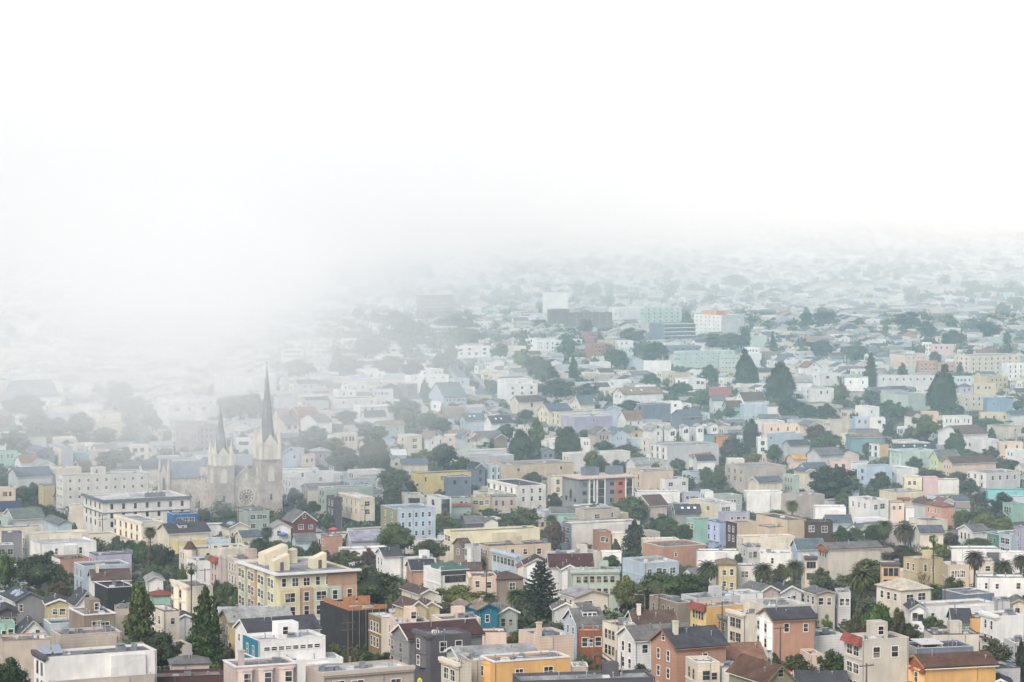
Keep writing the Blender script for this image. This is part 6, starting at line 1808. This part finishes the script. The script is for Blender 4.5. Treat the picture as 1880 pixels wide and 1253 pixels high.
for x, y, c, a, lab in ((226, 768, 'silver', 108, 'uppermost silver car parked on the foggy left street'), (234, 788, 'white', 108, 'white car parked on the foggy left street above the dark ones'), (238, 793, 'white', 108, 'second white car on the foggy left street'),
                        (246, 801, 'dark grey', 108, 'dark grey car halfway down the foggy left street'), (252, 806, 'blue', 108, 'blue car halfway down the foggy left street'), (281, 832, 'white', 95, 'white car at the foot of the foggy left street by the cream garage'), (311, 831, 'white', 100, 'white car across the street from the cream garage'),
                        (287, 838, 'red', 95, 'red car lowest on the foggy left street'), (864, 709, 'white', 110, 'white car highest on the misty central street'), (868, 714, 'white', 110, 'second white car on the misty central street'), (873, 719, 'silver', 110, 'silver car on the misty central street'), (903, 738, 'red', 110, 'dark red car lower on the misty central street'),
                        (920, 750, 'white', 115, 'white car at the foot of the misty central street'), (912, 744, 'black', 112, 'black car on the misty central street'), (528, 931, 'black', 130, 'black car parked right beside the church'), (582, 953, 'dark grey', 140, 'dark grey car on the street behind the red gabled house'), (589, 964, 'silver', 140, 'silver car parked below the dark grey tall house'),
                        (1305, 768, 'dark grey', 120, 'dark grey car on the short steep street'), (1320, 774, 'black', 120, 'black car lower on the short steep street'), (412, 1110, 'dark grey', 25, 'dark car parked before the multicoloured corner apartments'), (447, 1111, 'black', 25, 'black car behind the tan roof near the corner apartments'), (34, 1211, 'black', 20, 'dark car parked at the edge by the long beige wall'), (1170, 1130, 'blue', 20, 'dark blue car under the hedge trees'), (1148, 1124, 'black', 20, 'black car half under the hedge trees')):
    X, Y = solve(x, y, 0.0); r = link('parked_car', None, None, None, (X, Y, ground(Y) + .12), math.radians(a)); tag(r, lab, 'car', 'cars parked along the streets')
    for k in ('body', 'cabin', 'roof_panel'): link(k, CARM[k], r, lin(CC[c]) + (1,))
    for sx in (-1.35, 1.35):
        for sy in (-.82, .82): link('wheel', CARM['wheel'], r, None, (sx, sy, .33))
# ---------------------------------------------------------------- the rest of the city: one mass of houses, one of trees, one of shrubbery
def paint_mat(name, rough):
    m, nt, bs = new_mat(name); at = nd(nt, 'ShaderNodeAttribute', attribute_name='paint'); ge = nd(nt, 'ShaderNodeNewGeometry'); nz = nd(nt, 'ShaderNodeTexNoise'); nz.inputs['Scale'].default_value = .4; nz.inputs['Detail'].default_value = 4
    nt.links.new(ge.outputs['Position'], nz.inputs['Vector']); mr = nd(nt, 'ShaderNodeMapRange'); mr.inputs['To Min'].default_value = .72; mr.inputs['To Max'].default_value = 1.2; nt.links.new(nz.outputs['Fac'], mr.inputs['Value'])
    mx = nd(nt, 'ShaderNodeVectorMath', operation='SCALE'); nt.links.new(at.outputs['Color'], mx.inputs[0]); nt.links.new(mr.outputs[0], mx.inputs['Scale']); nt.links.new(mx.outputs[0], bs.inputs['Base Color']); bs.inputs['Roughness'].default_value = rough; return m
MV, MF, MM, MC = [], [], [], []
GLASSC = (.03, .036, .042)
def mass_house(s):
    m = MB(); shell(s, m); nw = len(m.f); roof_into(s, m, 0, .3); nr = len(m.f)
    for face in 'LR':
        for a, z, w, h in win_grid(s, face): m.face([fpos(face, a - w / 2, .05, z), fpos(face, a + w / 2, .05, z), fpos(face, a + w / 2, .05, z + h), fpos(face, a - w / 2, .05, z + h)], 1)
    c, n = math.cos(s.th), math.sin(s.th); b = len(MV)
    MV.extend((s.X + x * c - y * n, s.Y + x * n + y * c, s.z + z) for x, y, z in m.v)
    wc, rc = muted(wcol(s.wall)[:3], .7), muted(rcol(s.roof)[:3], .6)
    for i, f in enumerate(m.f): MF.append([b + k for k in f]); MM.append(m.m[i]); MC.append(wc if i < nw else rc if i < nr else GLASSC)
for s in MASS: mass_house(s)
def sat(A, B):
    for P in (A, B):
        for i in range(4):
            ax = (P[(i + 1) % 4][1] - P[i][1], P[i][0] - P[(i + 1) % 4][0])
            a = [p[0] * ax[0] + p[1] * ax[1] for p in A]; b = [p[0] * ax[0] + p[1] * ax[1] for p in B]
            if max(a) <= min(b) + .3 or max(b) <= min(a) + .3: return False
    return True
CELL = 60; GRID = {}
def cells(P):
    xs_, ys_ = [p[0] for p in P], [p[1] for p in P]
    for i in range(int(min(xs_) // CELL), int(max(xs_) // CELL) + 1):
        for j in range(int(min(ys_) // CELL), int(max(ys_) // CELL) + 1): yield i, j
for s in SPECS:
    for q in cells(s.foot): GRID.setdefault(q, []).append(s.foot)
COLS_ = {}
for s in SPECS:
    for i in range(int(s.bx0 // 40), int(s.bx1 // 40) + 1): COLS_.setdefault(i, []).append(s)
TCOL = {}
for t in TREES: 
    for i in range(int((t[3] - 20) // 40), int((t[3] + 20) // 40) + 1): TCOL.setdefault(i, []).append(t)
RG = {}
for p in ROADPTS: RG.setdefault((int(p[0] // 20), int(p[1] // 20)), []).append(p)
def near_road(x, y, d):
    for i in (-1, 0, 1):
        for j in (-1, 0, 1):
            for p in RG.get((int(x // 20) + i, int(y // 20) + j), ()):
                if (p[0] - x) ** 2 + (p[1] - y) ** 2 < d * d: return True
    return False
WALLS = ['W'] * 6 + ['w'] * 4 + ['C'] * 5 + ['A'] * 5 + ['L'] * 4 + ['P'] * 3 + ['B'] * 3 + ['y', 'y', 'E', 'E', 'c', 'c', 'p', 'U', 'G', 'D', 's', 'T', 'k', 'M2', 'V', 'Y2', 'a']
ROOFS = ['w'] * 4 + ['l'] * 6 + ['g'] * 6 + ['d'] * 4 + ['b'] * 4 + ['n'] * 2 + ['t'] * 2 + ['s']
TH = math.radians(25); UX, UY = math.cos(TH), math.sin(TH); rd = random.Random(11); nfill = 0; FREE = []
def filler(X, Y, L, W, H, th, typ):
    global nfill
    s = Spec(); s.X, s.Y, s.L_, s.W_, s.H, s.typ, s.th, s.z = X, Y, L, W, H, typ, th, ground(Y); s.wall, s.roof = rd.choice(WALLS), rd.choice(ROOFS); s.s = F / Y
    if typ != 'F' and s.roof in 'w': s.roof = 'g'
    s.ridge = {'GL': W / 2 * .55, 'GR': L / 2 * .4, 'F': 0, 'H': 2}[typ]
    nl = rd.choice((2, 3)); s.L = (nl, 2 if H > 6 else 1, 't') if Y < 3600 else None; s.R = (rd.choice((1, 2, 3)), rd.choice((1, 2)), '') if Y < 3600 and rd.random() < .5 else None
    c, n = math.cos(th), math.sin(th)
    s.foot = [(X, Y), (X + L * c, Y + L * n), (X + L * c - W * n, Y + L * n + W * c), (X - W * n, Y + W * c)]
    xs_ = [project(p[0], p[1], s.z + H)[0] for p in s.foot]; x0, x1 = min(xs_), max(xs_)
    if x1 < -60 or x0 > 1940: return
    yt = project(X + (L * c - W * n) / 2, Y + (L * n + W * c) / 2, s.z + H + s.ridge)[1]
    for q in cells(s.foot):
        for P in GRID.get(q, ()):
            if sat(s.foot, P): return
    if near_road(X + (L * c - W * n) / 2, Y + (L * n + W * c) / 2, max(L, W) * .55 + 7): return
    for i in range(int(x0 // 40), int(x1 // 40) + 1):
        for h in COLS_.get(i, ()):
            if h.cy > Y and min(x1, h.bx1) - max(x0, h.bx0) > .12 * min(x1 - x0, h.bx1 - h.bx0) and yt < h.by0 + (h.by1 - h.by0) * .72: return
        for t in TCOL.get(i, ()):
            if t[1] > Y and min(x1, t[3] + 12) - max(x0, t[3] - 12) > 4 and yt < t[4] + (t[5] - t[4]) * .74: return
    for q in cells(s.foot): GRID.setdefault(q, []).append(s.foot)
    mass_house(s); nfill += 1
b = -1400.0
for per in range(-40, 90):
    for row in (0, 17.5, 31, 48):
        A0 = per * 62 + row; Bv = -1500.0
        while Bv < 5600:
            X = A0 * UX - Bv * UY; Y = A0 * UY + Bv * UX; fw = 7.6
            if 560 < Y < 4000 and abs(X) < .2 * Y + 30:
                far = Y > 2500
                fw = rd.uniform(6.4, 8) if not far else rd.uniform(8, 12); dn = noise.noise(Vector((X * .006, Y * .004, 3)))
                H = rd.choice((4.6, 5.2, 6, 7)) if Y < 1700 else rd.choice((5.5, 6.5, 7.5, 8.5, 9.5))
                typ = rd.choice(('F', 'F', 'F', 'F', 'F', 'GL', 'GR'))
                if rd.random() > (.36 if Y < 1700 else .24 if Y < 2500 else .45 if Y < 3600 else .6) + dn * .55: filler(X, Y, rd.uniform(9, 14), fw - .2, H, TH + rd.uniform(-.03, .03), typ)
                else: FREE.append((X, Y))
            Bv += fw + (0 if rd.random() < .8 else rd.uniform(1, 5))
print('fillers', nfill, 'faces', len(MF))
me = bpy.data.meshes.new('distant_houses'); me.from_pydata(MV, [], MF); me.materials.append(paint_mat('mass_house_paint', .85)); me.materials.append(M_GLASS)
me.polygons.foreach_set('material_index', MM)
at = me.attributes.new('paint', 'FLOAT_COLOR', 'FACE'); at.data.foreach_set('color', [v for c in MC for v in (*c, 1)])
tag(link('distant_houses', me), 'the countless small houses packed across the far slope and in the gaps', 'houses', kind='stuff')
# trees far off
P = ([], [], [])
tp = []
for v in range(5):
    Q = ([], [], []); r2 = random.Random(50 + v); core(Q, (0, 0, .48), (.3, .3, .34), .6, 1, r2); [cards(Q, (r2.uniform(-.2, .2), r2.uniform(-.2, .2), r2.uniform(.35, .72)), (.3, .3, .26), 26, .075, r2, .3) for _ in range(7)]; tp.append(Q)
def put_tree(X, Y, w, H, tn):
    Q = rd.choice(tp); a = rd.uniform(0, 6.28); c, n = math.cos(a), math.sin(a); b = len(P[0]); z = ground(Y) - H * .05
    P[0].extend((X + (x * c - y * n) * w, Y + (x * n + y * c) * w, z + zz * H) for x, y, zz in Q[0]); P[1].extend(tuple(b + k for k in f) for f in Q[1]); P[2].extend(t * tn for t in Q[2])
for X, Y in FREE:
    if Y > 2400 and rd.random() < .62 - noise.noise(Vector((X * .009, Y * .005, 8))) * 1.5: continue
    w = rd.uniform(7, 15) if Y > 2000 else rd.uniform(5, 9); H = w * rd.uniform(.8, 1.3); 
    if Y < 1900: H = min(H, 7.5)
    x, y = project(X, Y, ground(Y) + H)
    if any(t[1] > Y and abs(t[3] - x) < 25 and y < t[4] + 12 for t in TCOL.get(int(x // 40), ())): continue
    if any(h.cy > Y and h.bx0 < x < h.bx1 and y < h.by0 + (h.by1 - h.by0) * .6 for h in COLS_.get(int(x // 40), ())): continue
    put_tree(X, Y, w, H, rd.uniform(.7, 1.35))
for _ in range(1300):      # wooded hillside under the fog
    x, y = rd.gauss(760, 130), rd.uniform(470, 640); X, Y = solve(x, y, 0)
    if not any(sat([(X - 3, Y - 3), (X + 3, Y - 3), (X + 3, Y + 3), (X - 3, Y + 3)], Q) for q in [(int(X // CELL), int(Y // CELL))] for Q in GRID.get(q, ())): put_tree(X, Y, rd.uniform(8, 15), rd.uniform(9, 15), rd.uniform(.7, 1.2))
ft = link('distant_trees', tone_mesh('distant_trees', P), None, (.058, .076, .038, 1)); tag(ft, 'the woods and street trees that merge between the far houses', 'trees', kind='stuff')
# low shrubbery in the yards
P = ([], [], []); tp = []
for v in range(4):
    Q = ([], [], []); r2 = random.Random(80 + v); core(Q, (0, 0, .35), (.36, .36, .3), .7, 1, r2); cards(Q, (0, 0, .42), (.46, .46, .42), 46, .10, r2, .4, -.3); tp.append(Q)
ns = 0
for _ in range(16000):
    Y = math.sqrt(rd.uniform(430 ** 2, 1500 ** 2)); X = rd.uniform(-.2, .2) * Y
    if near_road(X, Y, 8.5): continue
    R_ = [(X - 1.3, Y - 1.3), (X + 1.3, Y - 1.3), (X + 1.3, Y + 1.3), (X - 1.3, Y + 1.3)]
    if any(sat(R_, Q) for q in cells(R_) for Q in GRID.get(q, ())): continue
    put_tree(X, Y, rd.uniform(2.2, 4.5), rd.uniform(1.4, 3.4), rd.uniform(.65, 1.5)); ns += 1
sh = link('garden_shrubbery', tone_mesh('garden_shrubbery', P), None, (.05, .066, .03, 1)); tag(sh, 'overgrown yard greenery filling the gaps between houses', 'shrubbery', kind='stuff')
print('shrubs', ns)
# ---------------------------------------------------------------- air
def vol(name, col, den, an=0.0):
    m = bpy.data.materials.new(name); m.use_nodes = True; nt = m.node_tree; nt.nodes.remove(nt.nodes['Principled BSDF'])
    v = nt.nodes.new('ShaderNodeVolumePrincipled'); v.inputs['Color'].default_value = (*col, 1); v.inputs['Density'].default_value = den; v.inputs['Anisotropy'].default_value = an
    nt.links.new(v.outputs[0], nt.nodes['Material Output'].inputs['Volume']); return m
hz = MB(); hz.box(-6900, 6900, -60, 16500, -8, 420); o = hz.build('haze', vol('thin_haze', HAZE_COL, HAZE_DEN)); tag(o, 'thin blue-grey sea haze over the whole city', 'haze', kind='stuff')
def fog(c, r, den, n, lo, seed, label, col=(.985, .985, .985), rough=.22, an=0.0, tilt=0.0, zr=1.0, zs=None):
    m = vol('fog_vapour', col, den / n, an)
    root = None
    for i in range(n):
        k = lo + (1 - lo) * i / max(1, n - 1)
        bm = bmesh.new(); bmesh.ops.create_icosphere(bm, subdivisions=5, radius=1)
        for v in bm.verts:
            d = v.co.normalized(); w = noise.noise(d * 1.6 + Vector((seed, i * .35, 0))) * rough + noise.noise(d * 4.2 + Vector((seed, 0, i * .6))) * rough * .55
            q = k * (1 + w); v.co = Vector((d.x * r[0] * q, d.y * r[1] * q, d.z * r[2] * (k if zs is None else zs[0] + (zs[1] - zs[0]) * i / max(1, n - 1)) * (1 + w * zr)))
        me = bpy.data.meshes.new('fog_layer'); bm.to_mesh(me); bm.free(); me.materials.append(m)
        for p in me.polygons: p.use_smooth = True
        if root is None: root = link('fog_bank', me, None, None, c); root.rotation_euler = (math.radians(tilt), 0, 0); tag(root, label, 'fog', kind='stuff')
        else: link('fog_layer', me, root)['kind'] = 'stuff'
for a in FOGS: fog(*a)
# ---------------------------------------------------------------- sky, sun, camera
w = bpy.data.worlds.new('World'); S.world = w; w.use_nodes = True; nt = w.node_tree
sk = nt.nodes.new('ShaderNodeTexSky'); sk.sky_type = 'NISHITA'; sk.sun_disc = False; sk.sun_elevation = math.radians(SUN_EL); sk.sun_rotation = math.radians(SUN_ROT); sk.dust_density = DUST; sk.air_density = 1.0; sk.ozone_density = .5
bg = nt.nodes['Background']; bg.inputs[1].default_value = SKY; nt.links.new(sk.outputs[0], bg.inputs[0])
L = bpy.data.lights.new('sun', 'SUN'); L.energy = SUN; L.angle = math.radians(SUN_ANG); L.color = (1, .965, .91); lo = bpy.data.objects.new('sun', L); C.objects.link(lo)
e, a = math.radians(SUN_EL), math.radians(SUN_ROT)
lo.rotation_euler = Vector((math.sin(a) * math.cos(e), math.cos(a) * math.cos(e), math.sin(e))).to_track_quat('Z', 'Y').to_euler()
cam = bpy.data.cameras.new('camera'); co = bpy.data.objects.new('camera', cam); C.objects.link(co)
cam.sensor_width = 36; cam.lens = 36 * F / 1880; cam.clip_start = 1; cam.clip_end = 40000
co.location = (0, 0, Z0); co.rotation_euler = (math.pi / 2 - ALPHA, 0, 0); S.camera = co
S.view_settings.view_transform = 'Standard'; S.view_settings.look = 'None'; S.view_settings.gamma = 1; S.view_settings.exposure = EXPO
S.cycles.volume_bounces = VB; S.cycles.max_bounces = max(6, VB + 2); S.cycles.transparent_max_bounces = 128; S.cycles.diffuse_bounces = 2; S.cycles.glossy_bounces = 2; S.cycles.use_denoising = True
print('objects', len(bpy.data.objects))
